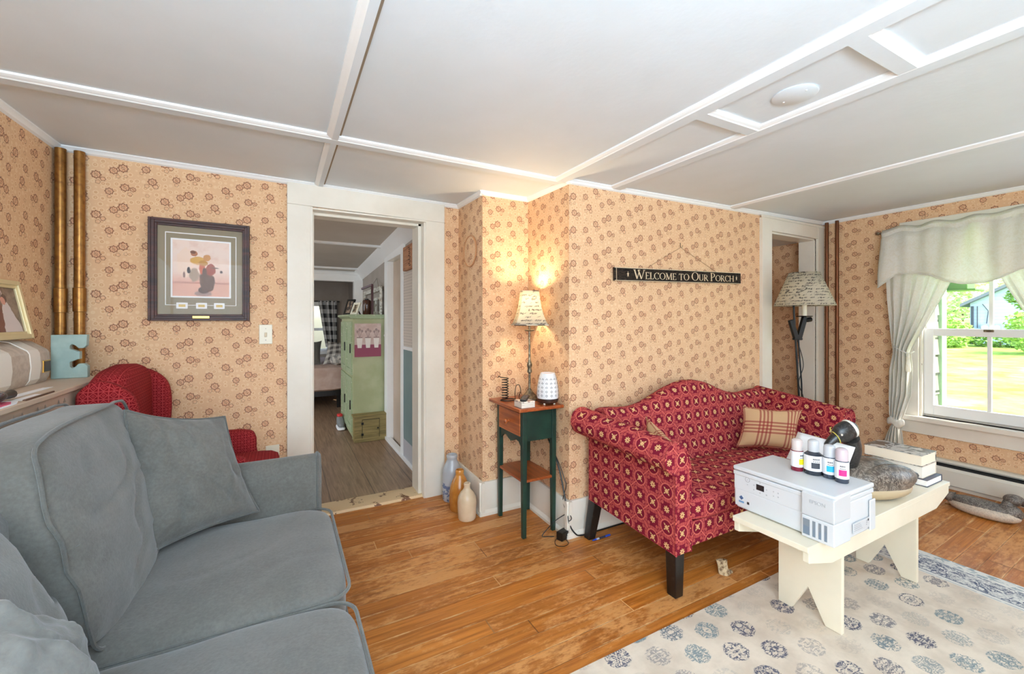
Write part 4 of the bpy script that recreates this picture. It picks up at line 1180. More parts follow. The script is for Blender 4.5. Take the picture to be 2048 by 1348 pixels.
# serif letters, drawn as strokes in a unit-height box: ('l',x0,y0,x1,y1,w) ('a',cx,cy,rx,ry,a0,a1,w thin..thick)
TH, TN = .13, .055
SER = {
 'W': (1.30, [('l',.06,1,.36,0,TH),('l',.36,0,.64,1,TN),('l',.50,1,.86,0,TH),('l',.86,0,1.20,1,TN)], [(.06,1),(.60,1),(1.20,1)]),
 'E': (.66, [('l',.14,0,.14,1,TH),('l',.1,.97,.58,.97,TN),('l',.1,.52,.48,.52,TN),('l',.1,.03,.60,.03,TN),('l',.57,1,.57,.82,TN),('l',.59,0,.59,.2,TN)], [(.14,0),(.14,1)]),
 'L': (.62, [('l',.14,0,.14,1,TH),('l',.1,.03,.56,.03,TN),('l',.55,0,.55,.22,TN)], [(.14,0),(.14,1)]),
 'C': (.84, [('a',.47,.5,.40,.48,40,320,.10),('l',.77,1,.77,.74,TN)], []),
 'O': (.98, [('a',.49,.5,.42,.48,0,360,.10)], []),
 'M': (1.10, [('l',.14,0,.16,1,TN),('l',.16,1,.52,.05,TH),('l',.52,.05,.90,1,TN),('l',.92,1,.95,0,TH)], [(.14,0),(.95,0),(.12,1),(.95,1)]),
 'T': (.80, [('l',.40,0,.40,1,TH),('l',.05,.97,.75,.97,TN),('l',.06,1,.06,.80,TN),('l',.74,1,.74,.80,TN)], [(.40,0)]),
 'U': (.88, [('l',.15,1,.15,.3,TH),('a',.43,.32,.28,.30,180,360,.10),('l',.71,1,.71,.3,TN)], [(.15,1),(.71,1)]),
 'R': (.82, [('l',.15,0,.15,1,TH),('a',.30,.74,.30,.235,-90,90,.09),('l',.15,.975,.32,.975,TN),('l',.15,.505,.32,.505,TN),('l',.36,.5,.74,0,TH)], [(.15,0),(.15,1),(.74,0)]),
 'P': (.72, [('l',.15,0,.15,1,TH),('a',.30,.72,.30,.255,-90,90,.09),('l',.15,.975,.32,.975,TN),('l',.15,.465,.32,.465,TN)], [(.15,0),(.15,1)]),
 'H': (.96, [('l',.15,0,.15,1,TH),('l',.80,0,.80,1,TH),('l',.15,.5,.80,.5,TN)], [(.15,0),(.15,1),(.80,0),(.80,1)]),
}
def letters(m, text, x, y, h, depth=.0014, mono=False):
    """text of (char, relative size); returns the end x"""
    def quad(a, b, c, d): m.loft([[(p[0], t, p[1]) for p in (a,b,c,d)] for t in (0, -depth)])
    for ch, k in text:
        if ch == ' ': x += h*.30; continue
        adv, st, sf = SER[ch]; s = h*k
        for q in st:
            if q[0] == 'l':
                a, b = Vector((x+q[1]*s, y+q[2]*s)), Vector((x+q[3]*s, y+q[4]*s)); n = (b-a).normalized(); n = Vector((-n.y,n.x))*q[5]*s/2
                quad(a-n, b-n, b+n, a+n)
            else:
                _, cx, cy, rx, ry, a0, a1, w = q; N = 18
                for i in range(N):
                    pp = []
                    for t in (i, i+1):
                        a = R(lerp(a0, a1, t/N)); ww = (w*.45 + w*.85*abs(cos(a)))/2
                        pp.append(((x+(cx+(rx+ww)*cos(a))*s, y+(cy+(ry+w*.25)*sin(a))*s), (x+(cx+(rx-ww)*cos(a))*s, y+(cy+(ry-w*.25)*sin(a))*s)))
                    quad(pp[0][0], pp[1][0], pp[1][1], pp[0][1])
        for sx, sy in sf:
            c = (x+sx*s, y+(sy - (.02 if sy else -.02))*s); quad((c[0]-.13*s,c[1]-.022*s),(c[0]+.13*s,c[1]-.022*s),(c[0]+.13*s,c[1]+.022*s),(c[0]-.13*s,c[1]+.022*s))
        x += adv*s + .035*h
    return x
LET = [('W',1),('E',.76),('L',.76),('C',.76),('O',.76),('M',.76),('E',.76),(' ',1),('T',.76),('O',.76),(' ',1),('O',1),('U',.76),('R',.76),(' ',1),('P',1),('O',.76),('R',.76),('C',.76),('H',.76)]
xe = letters(MB(), LET, 0, 0, .060); k = 1.035/xe
x0 = 0; word = []
for item in LET + [(' ',1)]:
    if item[0] != ' ': word.append(item); continue
    m = MB(); x1 = letters(m, word, x0, 0, .060)
    m.xform(M_s @ Matrix.Translation((-.478,-.0085,-.028)) @ Matrix.Diagonal((k,1,1,1))); m.build('lettering', CREAMLET, sg, smooth=0)
    x0 = x1 + .060*.30; word = []
m = MB()
for sx in (-.53,.585):
    st_ = []
    for i in range(10):
        r = .016 if i % 2 == 0 else .006; a = PI/2 + i*PI/5; st_.append((sx + r*.6*cos(a), r*1.2*sin(a)))
    m.prism(st_, 'xz', -.0102, -.0083)
m.xform(M_s); m.build('star', CREAMLET, sg, smooth=0)
nail = Vector((2.472, A2(2.472)-.006, 1.812))
m = MB(); m.tube([M_s @ Vector((-.36,0,.043)), nail, M_s @ Vector((.36,0,.043))], .0012, 5); m.build('hanging_wire', mat('thin_wire', rgb(150,110,80), .5, .4), sg)
t = thing('picture_hook', 'small metal nail hook holding the porch sign wire', 'hook', nail)
m = MB(); m.tube([(2.472,A2(2.472)-.003,1.845),(2.470,A2(2.472)-.006,1.815),(2.478,A2(2.472)-.014,1.812),(2.480,A2(2.472)-.016,1.826)], .0022, 6); m.build('hook', PEWTER, t)

# ------------------------------------------------------------------ pipes in the corners
def pipe(x, y, r, z0, z1, label, couple, mt, grp, wallz=None):
    t = thing('heating_pipe', label, 'pipe', (x,y,z0), grp)
    m = MB(); m.lathe([(r,z0),(r,z1)], x, y, 16); m.build('pipe', mt, t)
    for z in couple:
        m = MB(); m.lathe([(r,z-.06),(r+.004,z-.058),(r+.004,z+.058),(r,z+.06)], x, y, 16); m.build('coupling', mt, t)
pipe(-.952,2.862,.021,.03,2.135,'bronze painted pipe in the left corner, nearer the left wall',(1.395,),BRONZE,'heating pipes in the left corner')
pipe(-.887,2.872,.021,.03,2.135,'bronze painted pipe in the left corner, nearer the framed print',(1.40,),BRONZE,'heating pipes in the left corner')
pipe(XR-.016,2.012,.014,.07,2.175,'thin dark pipe in the right corner, beside the closet casing',(),PIPE2,'thin pipes in the right corner')
pipe(XR-.016,1.932,.014,.07,2.178,'thin dark pipe in the right corner, nearer the window curtain',(),PIPE2,'thin pipes in the right corner')
for x, y, z in ((-.952,2.862,2.132),(-.887,2.872,2.132)): pass

# ------------------------------------------------------------------ cords, adapter, pen on the floor
A = [Vector((C3x-.03, 2.30, .62))]
one(MB().tube(bez([(1.492,2.40,.74),(1.500,2.30,.55),(1.496,2.16,.42),(1.498,2.105,.34),(1.500,2.09,.30),(1.498,2.12,.20),(1.493,2.07,.15),(1.49,2.05,.11),(1.50,2.035,.13),(1.497,2.075,.14),(1.44,2.11,.10),(1.40,2.14,.045),(1.365,2.145,.008),(1.40,2.125,.006),(1.425,2.108,.008)], 10), .0025, 6),
    'lamp_cord', CORDM, 'thin tangled black cord hanging behind the side table leg', 'cord', loc=(1.49,2.1,.3))
one(MB().tube(bez([(1.494,2.45,.72),(1.497,2.2,.45),(1.494,2.10,.25),(1.497,2.06,.10),(1.53,2.038,.03),(1.58,2.036,.010),(1.70,2.035,.009),(1.95,2.034,.009)], 10), .0045, 6),
    'power_cable', CORDM, 'thicker black cable running along the baseboard behind the loveseat leg', 'cord', loc=(1.6,2.03,.01))
t = thing('power_adapter', 'black power adapter on the floor at the foot of the side table', 'power adapter', (1.463,2.07,0))
m = MB(); m.obox((1.463,2.072),.9,.3,.036,.022,.001,.050); m.build('body', BLACKP, t, smooth=0, bevel=.005)
m = MB(); m.tube(bez([(1.435,2.075,.02),(1.40,2.06,.006),(1.385,2.02,.004),(1.42,1.995,.004),(1.46,2.01,.004),(1.466,2.05,.01)], 8), .002, 6); m.build('lead', CORDM, t)
pn = thing('ballpoint_pen', 'blue ballpoint pen on the floor by the loveseat leg', 'pen', (1.66,1.99,.006))
a, b = Vector((1.597,1.962,.0075)), Vector((1.735,1.965,.0075))
BLUE = mat('blue_pen', rgb(30,72,190), .3)
m = MB(); m.tube([a, a.lerp(b,.2), a.lerp(b,.21)], [.003,.0055,.0055], 8); m.build('tip', BLUE, pn)
m = MB(); m.tube([a.lerp(b,.21), a.lerp(b,.36)], .0055, 8); m.build('collar', mat('pen_grey', rgb(190,194,200), .3), pn)
m = MB(); m.tube([a.lerp(b,.36), a.lerp(b,.70)], .006, 8); m.build('barrel', mat('pen_dark', rgb(20,24,52), .3), pn)
m = MB(); m.tube([a.lerp(b,.70), a.lerp(b,.96), b], [.006,.006,.003], 8); m.build('cap', BLUE, pn)
# driftwood bit on the floor
t = thing('wood_knot', 'short hollow bleached wood stub on the floor beneath the loveseat', 'wood stub', (1.985,1.40,0))
BARK = mat('bleached_bark', lambda c: c.mix(c.noise(c.tc('Object'), 45, 4, .7).sm(.4,.65), rgb(206,186,150), rgb(112,84,58)), .8)
m = MB(); rings = []
for z, r, ox, oy in ((0,.030,.010,-.004),(.006,.034,.012,-.004),(.03,.027,.004,0),(.055,.028,0,.002),(.070,.030,-.003,.003),(.066,.024,-.003,.003),(.045,.020,0,0)):
    rings.append([(1.985+ox+r*(1+.12*sin(3*a))*cos(a), 1.40+oy+r*.78*sin(a), z + (.010*cos(a+2) if z > .04 else 0)) for a in frange(0,2*PI,20)[:-1]])
m.loft(rings); m.build('bark', BARK, t)
m = MB(); m.lathe([(.019,.05),(.001,.049)], 1.985, 1.40, 14); m.build('hollow', mat('dark_hollow', rgb(58,34,20), .9), t)
m = MB(); m.prism([(2.005,1.375),(2.035,1.375),(2.036,1.392),(2.008,1.396)], 'xy', .0, .012); m.build('splinter', BARK, t, smooth=0, bevel=.003)
# ------------------------------------------------------------------ printer on the bench
BZ = .4555
pr = thing('printer', 'white ink tank printer on the near end of the cream bench', 'printer', (1.95,1.01,BZ))
m = MB()
m.prism([(.815,BZ+.004),(1.20,BZ+.004),(1.213,BZ+.03),(1.215,BZ+.145),(.815,BZ+.145)], 'yz', 1.803, 2.10)
m.build('body', PLASTIC, pr, smooth=30, bevel=.006, seg=3)
m = MB(); m.box(1.800,2.103,.812,1.217,BZ+.1475,BZ+.166); m.build('control_front', PLASTIC, pr, smooth=30, bevel=.004)
m = MB(); m.box(1.800,2.105,.811,1.218,BZ+.168,BZ+.187); m.build('scanner_lid', PLASTIC, pr, smooth=30, bevel=.006, seg=3)
FX = 1.8015
m = MB(); m.box(FX,1.806,.925,1.212,BZ+.086,BZ+.1655); cp = m.build('control_panel', PLASTIC, pr, smooth=0, bevel=.002)
m = MB(); m.box(FX,1.806,.925,1.208,BZ+.012,BZ+.0845); m.build('paper_tray_front', PLASTIC, pr, smooth=0, bevel=.002)
m = MB(); m.box(FX-.0012,FX+.001,1.077,1.110,BZ+.112,BZ+.136); m.build('screen', SCREEN, cp, smooth=0)
def pbutton(y, z, r):
    m = MB(); m.loft([[(x, y + r*cos(a), z + r*sin(a)) for a in frange(0,2*PI,14)[:-1]] for x in (FX-.0010, FX+.0008)]); m.build('button', GREYTXT, cp, smooth=0)
m = MB(); m.tube([(FX-.0004, 1.150+.010*cos(a), BZ+.140+.010*sin(a)) for a in frange(0,2*PI,22)[:-1]], .0008, 5, closed=True); m.tube([(FX-.0004,1.150,BZ+.137),(FX-.0004,1.150,BZ+.144)], .0006, 5); m.build('power_button', mat('button_outline', rgb(150,152,156), .5), cp)
for y, z, r in ((1.150,.119,.0022),(1.121,.127,.0028),(1.121,.107,.003),(1.094,.145,.003),(1.094,.102,.003),(1.066,.125,.0028),(1.066,.103,.0034),(1.037,.128,.0026),(1.037,.110,.0026),(1.018,.128,.0032),(1.018,.112,.0032)): pbutton(y, BZ+z, r)
# small badges low on the front left
m = MB(); m.prism([(1.178+.010*cos(a), BZ+.052+.010*sin(a)) for a in (0,PI/2,PI,3*PI/2)], 'yz', FX-.001, FX+.0005)
m.prism([(1.178+.005*cos(a), BZ+.052+.005*sin(a)) for a in (0,PI/2,PI,3*PI/2)], 'yz', FX-.0014, FX)
m.build('diamond_badge', mat('badge_blue', rgb(70,96,134), .5), pr, smooth=0)
m = MB(); m.box(FX-.001,FX+.0005,1.166,1.190,BZ+.030,BZ+.038); m.build('badge_bar', mat('badge_light_blue', rgb(112,152,190), .5), pr, smooth=0)
m = MB(); m.box(FX-.001,FX+.0005,1.142,1.152,BZ+.032,BZ+.043); m.build('badge_black', DARKTXT, pr, smooth=0)
# ink tank unit on the right of the front
m = MB(); m.prism([(1.787,BZ+.0875),(1.91,BZ+.0875),(1.91,BZ+.186),(1.822,BZ+.183),(1.787,BZ+.176)], 'xz', .809, .9225); tk = m.build('tank_cover', PLASTIC2, pr, smooth=0, bevel=.004)
m = MB(); m.box(1.787,1.91,.809,.9225,BZ+.002,BZ+.0865); tb = m.build('tank_base', PLASTIC, pr, smooth=0, bevel=.004)
for y0, y1, lv in ((.892,.916,.55),(.872,.8825,.45),(.852,.8615,.45),(.8325,.842,.6)):
    m = MB(); m.box(1.7862,1.789,y0,y1,BZ+.014,BZ+.074); w = m.build('tank_window', INKWIN, tb, smooth=0)
    m = MB(); m.box(1.7856,1.787,y0+.0015,y1-.0015,BZ+.015,BZ+.015+.058*lv); m.build('ink_level', mat('ink_level_%d' % int(y0*1000), rgb(112,126,142), .3), w, smooth=0)
text_mesh('EPSON', .0185, 'maker_name', GREYTXT, tk, (1.7864,.866,BZ+.146), (0,-1,0), (0,0,1))
text_mesh('EcoTank', .010, 'tank_name', GREYTXT, tk, (1.806,.868,BZ+.1812), (0,-1,0), (1,0,.2))
# right side: recess, label, vents
m = MB(); m.box(1.93,2.06,.8088,.812,BZ+.022,BZ+.060); sl = m.build('side_label', PLASTIC2, pr, smooth=0)
m = MB()
for k in range(4): m.box(1.935,2.0-.006*k,.8082,.809,BZ+.030+.007*k,BZ+.0325+.007*k)
for k in range(3): m.box(2.03,2.036+.004*k,.8082,.809,BZ+.034+.008*k,BZ+.038+.008*k)
m.build('label_print', GREYTXT, sl, smooth=0)
m = MB(); m.box(2.042,2.05,.808,.809,BZ+.048,BZ+.056); m.build('label_mark', DARKTXT, sl, smooth=0)
m = MB(); m.box(2.06,2.105,.807,.813,BZ+.004,BZ+.125); m.build('side_panel', PLASTIC, pr, smooth=0, bevel=.003)

# ------------------------------------------------------------------ ink bottles
LZ = BZ + .1875
def bottle(x, y, r, ink, band, label, wide=False):
    t = thing('ink_bottle', label, 'bottle', (x,y,LZ), 'ink bottles standing on the printer')
    h = .085 if not wide else .082
    m = MB(); pf_ = [(r*.94,LZ),(r,LZ+.003),(r,LZ+h)] + ([(r*.62,LZ+h+.012),(r*.60,LZ+h+.014)] if wide else [(r*.9,LZ+h+.003)])
    m.lathe(pf_, x, y, 26); m.build('body', mat('ink_%s' % band, ink, .15), t)
    m = MB(); z0, z1 = LZ+.018, LZ+h
    m.lathe([(r+.0005,z0),(r+.0005,z1)], x, y, 26, caps=False); lb = m.build('label', PAPER, t)
    cr = r*.60 if wide else r*.90; z2 = pf_[-1][1]
    m = MB(); m.lathe([(cr,z2),(cr*1.0,z2+.036),(cr*.92,z2+.044),(cr*.6,z2+.049),(.001,z2+.050)], x, y, 22); m.build('cap', CAPM[band], t)
    # coloured patch and maker name on the label, facing the room
    ang = math.atan2(-y, -x) + (.5 if band == 'yellow' else .15 if wide else .35)
    m = MB(); a0, a1 = (-.75,.35) if not wide else (-.35,.55)
    if band == 'yellow': a0, a1 = -.2, .75
    zc = LZ + .030; N = 8
    m.grid([[(x+(r+.0011)*cos(ang+a), y+(r+.0011)*sin(ang+a), z) for z in (zc, zc+.010, zc+.024)] for a in frange(a0,a1,N)]); m.build('colour_patch', PATCH[band], lb, recalc=False)
    m = MB()
    for i in range(5):
        a = a0 + .16 + i*.15
        m.grid([[(x+(r+.0012)*cos(ang+q), y+(r+.0012)*sin(ang+q), z) for z in (LZ+.0655,LZ+.0715)] for q in (a,a+.05,a+.10)])
    for i in range(4):
        a = a0 + .16 + i*.2
        m.grid([[(x+(r+.0012)*cos(ang+q), y+(r+.0012)*sin(ang+q), z) for z in (LZ+.0575,LZ+.060)] for q in (a,a+.15)])
    m.build('label_print', DARKTXT, lb, recalc=False)
CAPM = {'yellow': mat('cap_yellowish', rgb(246,232,228), .25, Transmission_Weight=.25), 'black': mat('cap_clear_grey', rgb(226,229,234), .25, Transmission_Weight=.25),
        'cyan': mat('cap_clear_blue', rgb(228,232,238), .25, Transmission_Weight=.25), 'magenta': mat('cap_clear_pink', rgb(238,220,228), .25, Transmission_Weight=.25)}
PATCH = {'yellow': mat('patch_yellow', rgb(246,232,20), .5), 'black': mat('patch_black', rgb(52,56,64), .5), 'cyan': mat('patch_cyan', rgb(40,180,226), .5), 'magenta': mat('patch_magenta', rgb(232,40,130), .5)}
bottle(1.984,1.041,.0235, rgb(112,26,44), 'yellow', 'slim ink bottle with yellow label patch and dark red base')
bottle(2.000,.984,.034, rgb(44,48,56), 'black', 'wide-shouldered ink bottle with black label patch', True)
bottle(2.006,.926,.0235, rgb(52,58,70), 'cyan', 'slim ink bottle with cyan label patch')
bottle(1.996,.877,.0235, rgb(54,58,70), 'magenta', 'slim ink bottle with magenta label patch')
# sheet of white paper leaning behind the bottles
m = MB(); P = []
BL, BR_, TR_, TL = Vector((2.101,1.150,LZ+.001)), Vector((2.101,.915,LZ+.001)), Vector((2.222,.925,.738)), Vector((2.222,1.162,.752))
for i in range(9):
    a = i/8; P.append([BL.lerp(TL,a).lerp(BR_.lerp(TR_,a), b/8) + Vector((0,0,-.006*sin(PI*a))) for b in range(9)])
m.grid(P); one(m, 'paper_sheet', PAPER, 'blank white sheet propped behind the ink bottles against the goose decoy', 'paper', loc=BL, solid=.0012, recalc=False)

# ------------------------------------------------------------------ goose decoy
FEATH = mat('carved_brown_feathers', lambda c: c.mix((c.noise(c.tc('Object'), 26, 4, .65, 1.4) - .5).abs().sm(.05,.01)*.55, c.mix(c.noise(c.tc('Object'), 10, 4).sm(.35,.7), rgb(66,58,52), rgb(112,98,86)), rgb(168,156,142)), .35,
            bump=lambda c: c.noise(c.tc('Object'), 30, 3, .6, 1.2), bs=.5, bd=.006)
BUFF = mat('buff_belly', rgb(186,166,134), .5)
GBLK = mat('goose_black', lambda c: c.mix((c.noise(c.tc('Object'), 40, 3, .6, 1.0)-.5).abs().sm(.04,.01)*.4, rgb(30,28,28), rgb(92,88,86)), .35)
gs = thing('goose_decoy', 'carved goose decoy with black head and white cheek on the bench behind the printer', 'decoy', (2.49,.985,BZ))
rotb = Matrix.Rotation(R(158), 3, 'Z')
def gb(p):
    p = Vector(p); return (p.x, p.y, max(p.z, BZ+.0005))
m = MB(); m.ellip((2.49,.985,BZ+.078), (.205,.118,.094), 32, 18, rotb, fn=gb); gbody = m.build('body', FEATH, gs)
m = MB(); m.ellip((2.49,.985,BZ+.050), (.200,.1205,.056), 32, 12, rotb, fn=gb); m.build('belly', BUFF, gs)
for sgn in (1,-1):
    m = MB(); c = Vector((2.50,.985,BZ+.098)) + rotb @ Vector((-.03, sgn*.062, 0)); m.ellip(c, (.165,.058,.066), 26, 14, rotb @ Matrix.Rotation(R(sgn*6),3,'Z')); m.build('wing', FEATH, gs)
m = MB(); m.ellip(Vector((2.49,.985,BZ+.090)) + rotb @ Vector((-.205,0,0)), (.06,.038,.020), 16, 8, rotb); m.build('tail', GBLK, gs)
m = MB(); nk = bez([(2.385,1.045,.545),(2.382,1.022,.62),(2.350,.988,.69),(2.305,.978,.755)], 6)
m.tube(nk, [lerp(.050,.034, min(1, i/10)) for i in range(len(nk))], 16); m.build('neck', GBLK, gs)
hr = Matrix.Rotation(R(155),3,'Z') @ Matrix.Rotation(R(26),3,'Y')
hc = Vector((2.282,.990,.785))
m = MB(); m.ellip(hc, (.062,.038,.046), 22, 14, hr); hd = m.build('head', GBLK, gs)
m = MB(); m.ellip(hc + hr @ Vector((-.030,-.004,.000)), (.020,.0415,.044), 18, 12, hr); m.build('cheek_patch', mat('cheek_white', rgb(226,224,216), .5), hd)
bl = [hc + hr @ Vector((.045,0,-.004)), hc + hr @ Vector((.075,0,-.010)), hc + hr @ Vector((.105,0,-.018)), hc + hr @ Vector((.118,0,-.022))]
m = MB(); m.tube(bl, [.026,.021,.015,.006], 14); m.build('bill', GBLK, hd)
for sgn in (1,-1):
    m = MB(); m.ellip(hc + hr @ Vector((.040,sgn*.030,.012)), (.005,.004,.005), 10, 8, hr); m.build('eye', mat('eye_white', rgb(220,216,206), .2) if sgn > 0 else MATS['eye_white'], hd)
m = MB(); m.tube([hc + hr @ Vector((.052 + .006*cos(a), .0285*cos(a), .0275*sin(a) - .004)) for a in frange(0,2*PI,24)[:-1]], .0022, 6, closed=True)
m.tube([hc + hr @ Vector((.050,-.02,.022)), hc + hr @ Vector((.040,-.024,.034)), hc + hr @ Vector((.03,-.03,.03))], .0018, 5)
m.build('bill_band', mat('yellow_band', rgb(214,200,90), .5), hd)

# ------------------------------------------------------------------ books behind the goose
def book(x0, x1, y0, y1, z, h, cov, label, pages=(250,246,236)):
    t = thing('book', label, 'book', ((x0+x1)/2,(y0+y1)/2,z), 'books on the far end of the bench')
    c = .0025
    m = MB(); m.box(x0,x1,y0,y1,z,z+c); m.box(x0,x1,y0,y1,z+h-c,z+h); m.box(x1-c,x1,y0,y1,z,z+h); m.build('cover', cov, t, smooth=0)
    m = MB(); m.box(x0+.003,x1-c,y0+.003,y1-.003,z+c,z+h-c); m.build('pages', mat('pages_%d_%d' % (int(z*1000), pages[2]), lambda c_: c_.mix((c_.pos()[2]*2600.0).sin().sm(.2,1.0)*.18, rgb(*pages), rgb(200,190,170)), .8), t, smooth=0)
GLOSS = mat('grey_glossy_cover', lambda c: c.mix((c.noise(c.tc('Object'), 14, 3, .6, 1.5)).sm(.46,.54), rgb(196,192,186), rgb(78,78,80)), .2)
book(2.858,3.045,.884,1.120,BZ+.0005,.034,mat('navy_cover',rgb(58,64,84),.4),'large thin book at the bottom of the stack on the bench',(252,250,246))
book(2.868,3.040,.905,1.118,BZ+.0355,.060,mat('pale_cover',rgb(228,214,194),.5),'thick cream-paged book, second from the bottom of the bench stack')
book(2.858,3.040,.905,1.150,BZ+.0965,.056,GLOSS,'thick book with glossy grey jacket on top of the bench stack',(250,238,216))

# ------------------------------------------------------------------ duck decoy and a stray ring on the floor
dk = thing('duck_decoy', 'carved duck decoy with pale flank on the floor by the heater', 'decoy', (3.96,.94,.05))
DKM = mat('duck_dark_feathers', lambda c: c.mix((c.noise(c.tc('Object'), 60, 3, .6, 1.0)-.5).abs().sm(.05,.01)*.5, rgb(84,76,70), rgb(176,166,154)), .5, bump=lambda c: c.noise(c.tc('Object'), 70, 2), bs=.4, bd=.004)
DKP = mat('duck_pale_flank', lambda c: c.mix((c.noise(c.tc('Object'), 70, 3, .6, 1.0)-.5).abs().sm(.06,.01)*.5, rgb(206,192,174), rgb(150,136,120)), .6)
zz = Zf(3.96,.94)
dr = Matrix.Rotation(R(-93),3,'Z')
def dfl(p):
    p = Vector(p); return (p.x, p.y, max(p.z, zz+.001))
m = MB(); m.ellip((3.95,.955,zz+.035), (.165,.078,.052), 30, 14, dr, fn=dfl); m.build('flank', DKP, dk)
m = MB(); m.ellip((3.955,.965,zz+.062), (.158,.070,.036), 28, 12, dr); m.build('back', DKM, dk)
m = MB(); m.tube([Vector((3.953,1.09,zz+.062)), Vector((3.95,1.14,zz+.070)), Vector((3.948,1.185,zz+.082))], [.040,.022,.005], 14); m.build('tail', DKM, dk)
m = MB(); m.ellip((3.955,.845,zz+.060), (.046,.062,.050), 18, 10, Matrix.Identity(3)); m.build('breast', DKM, dk)
m = MB(); m.tube([(3.965,.85,zz+.085),(3.975,.845,zz+.12)], [.036,.030], 14); m.build('neck', DKM, dk)
m = MB(); m.ellip((3.985,.830,zz+.135), (.042,.048,.034), 18, 12); h2 = m.build('head', DKM, dk)
m = MB(); m.tube([(3.975,.79,zz+.130),(3.97,.765,zz+.124),(3.965,.735,zz+.118)], [.020,.017,.010], 12); m.build('bill', mat('duck_bill', rgb(70,52,44), .5), h2)
t = thing('iron_ring', 'small dark curled ring on the floor under the far bench end', 'ring', (3.93,1.12,.05))
m = MB(); m.tube([(3.955+.004*a, 1.128+.022*cos(a), Zf(3.95,1.1)+.022+.020*sin(a)) for a in frange(0,5.2,18)], .005, 8); m.build('ring', BRONZE, t)
# ------------------------------------------------------------------ floor lamp in front of the closet
fl = thing('floor_lamp', 'slender black floor lamp with script-print drum shade by the closet doorway', 'lamp', (3.60,1.84,0))
fx, fy = 3.615, 1.845
m = MB(); m.lathe([(.206,1.412),(.102,1.672)], fx, fy, 40, caps=False)
m.build('shade', SHADE, fl, solid=.002)
m = MB(); m.lathe([(.017,1.33),(.017,1.42),(.012,1.425),(.012,1.5)], fx+.005, fy, 14); m.build('candle_sleeve', PLATE, fl)
m = MB(); m.lathe([(.010,1.325),(.052,1.325),(.056,1.332),(.050,1.333),(.01,1.331)], fx+.005, fy, 22); m.build('bobeche', BLACKM, fl)
dv = Vector((.8797,-.4756,0))   # along the bracket
p0 = Vector((fx,fy,0))
m = MB()
m.beam(p0 + dv*-.105 + Vector((0,0,1.30)), p0 + dv*-.060 + Vector((0,0,1.145)), .03, .034, up=dv)
m.beam(p0 + dv*.005 + Vector((0,0,1.325)), p0 + dv*-.045 + Vector((0,0,1.145)), .03, .034, up=dv)
m.beam(p0 + dv*-.085 + Vector((0,0,1.150)), p0 + dv*-.020 + Vector((0,0,1.150)), .03, .014)
m.tube([p0 + dv*.005 + Vector((0,0,1.30)), p0 + dv*.055 + Vector((0,0,1.305))], .019, 12)
m.build('bracket', BLACKM, fl, smooth=30, bevel=.003)
m = MB(); m.tube([p0 + dv*-.085 + Vector((0,0,1.50)), p0 + dv*-.080 + Vector((0,0,1.36)), p0 + dv*-.035 + Vector((0,0,.62)), p0 + dv*-.01 + Vector((0,0,.10))], .0075, 8); m.build('pole', BLACKM, fl)
m = MB(); m.tube([p0 + dv*-.045 + Vector((0,0,1.15)), p0 + dv*-.02 + Vector((0,0,.80)), p0 + dv*-.005 + Vector((0,0,.10))], .006, 8); m.build('second_pole', BLACKM, fl)
m = MB(); m.tube(bez([p0 + dv*-.04 + Vector((0,.012,1.14)), p0 + dv*.005 + Vector((0,.01,.95)), p0 + dv*-.03 + Vector((0,.01,.80)), p0 + dv*.015 + Vector((0,.01,.62)), p0 + dv*.01 + Vector((0,.01,.12))], 8), .003, 6); m.build('cord', CORDM, fl)
m = MB(); zf = Zf(fx, fy); m.lathe([(.13,zf),(.13,zf+.012),(.10,zf+.022),(.02,zf+.035),(.012,.12)], fx, fy, 30); m.build('base', BLACKM, fl)

# ------------------------------------------------------------------ curtains
CX = 4.235
ym = 1.065
t = thing('curtain_rod', 'thin curtain rod across the top of the window', 'curtain rod', (CX+.03,ym,2.0))
m = MB(); m.tube([(CX+.028,1.615,2.003),(CX+.028,.43,2.012)], .007, 10); m.build('rod', PEWTER, t)
for y in (1.62,.425):
    m = MB(); m.ellip((CX+.028,y,2.003), (.012,.012,.012), 12, 8); m.build('finial', PEWTER, t)
m = MB(); m.tube([(XR,1.604,2.0),(CX+.03,1.604,2.0)], .005, 8); m.tube([(XR,.44,2.01),(CX+.03,.44,2.01)], .005, 8); m.build('bracket', PEWTER, t)
# valance
vb = [(.0,1.556),(.055,1.600),(.105,1.655),(.20,1.655),(.31,1.625),(.39,1.578),(.46,1.556),(.555,1.550)]
def vbot(y):
    d = 1.585 - y if y > ym else y - (2*ym - 1.585)
    return interp(vb, d)
m = MB(); P = []; n = 96
for i in range(n+1):
    y = lerp(1.588, 2*ym - 1.588, i/n); row = []
    for j in range(17):
        b = j/16
        zt = 2.030 + .010*math.sin(y*31) + .007*nz(y*9, 4) + .012*sst(1.2,.7,y); z = lerp(zt, vbot(y), b)
        fold = math.sin(y*52 + 1.5*nz(y*6,1)) * .010 * (1 - .5*b) + .012*nz(y*7, b*2) + .012*math.sin(y*19+.7)*b*.9
        px = CX - .012 + fold - .030*sst(.10,.6,b)
        if b < .16: px = CX + .018 - .022*abs(math.sin(b/.16*PI)) + fold*.5
        d = min(1.588 - y, y - (2*ym - 1.588)); 
        if d < .11: px -= .016*sst(.11,.08,d)*sst(.5,1,b)
        row.append((px, y, z))
    P.append(row)
m.grid(P); va = one(m, 'curtain_valance', CURTAIN, 'ivory damask scalloped valance across the top of the window', 'curtain', 'ivory window curtains', loc=(CX,ym,2.0), solid=.002, recalc=False)
m = MB(); m.tube([(p[-1][0]-.002, p[-1][1], p[-1][2]) for p in P], .0035, 6); m.build('hem', CURTAIN, va)
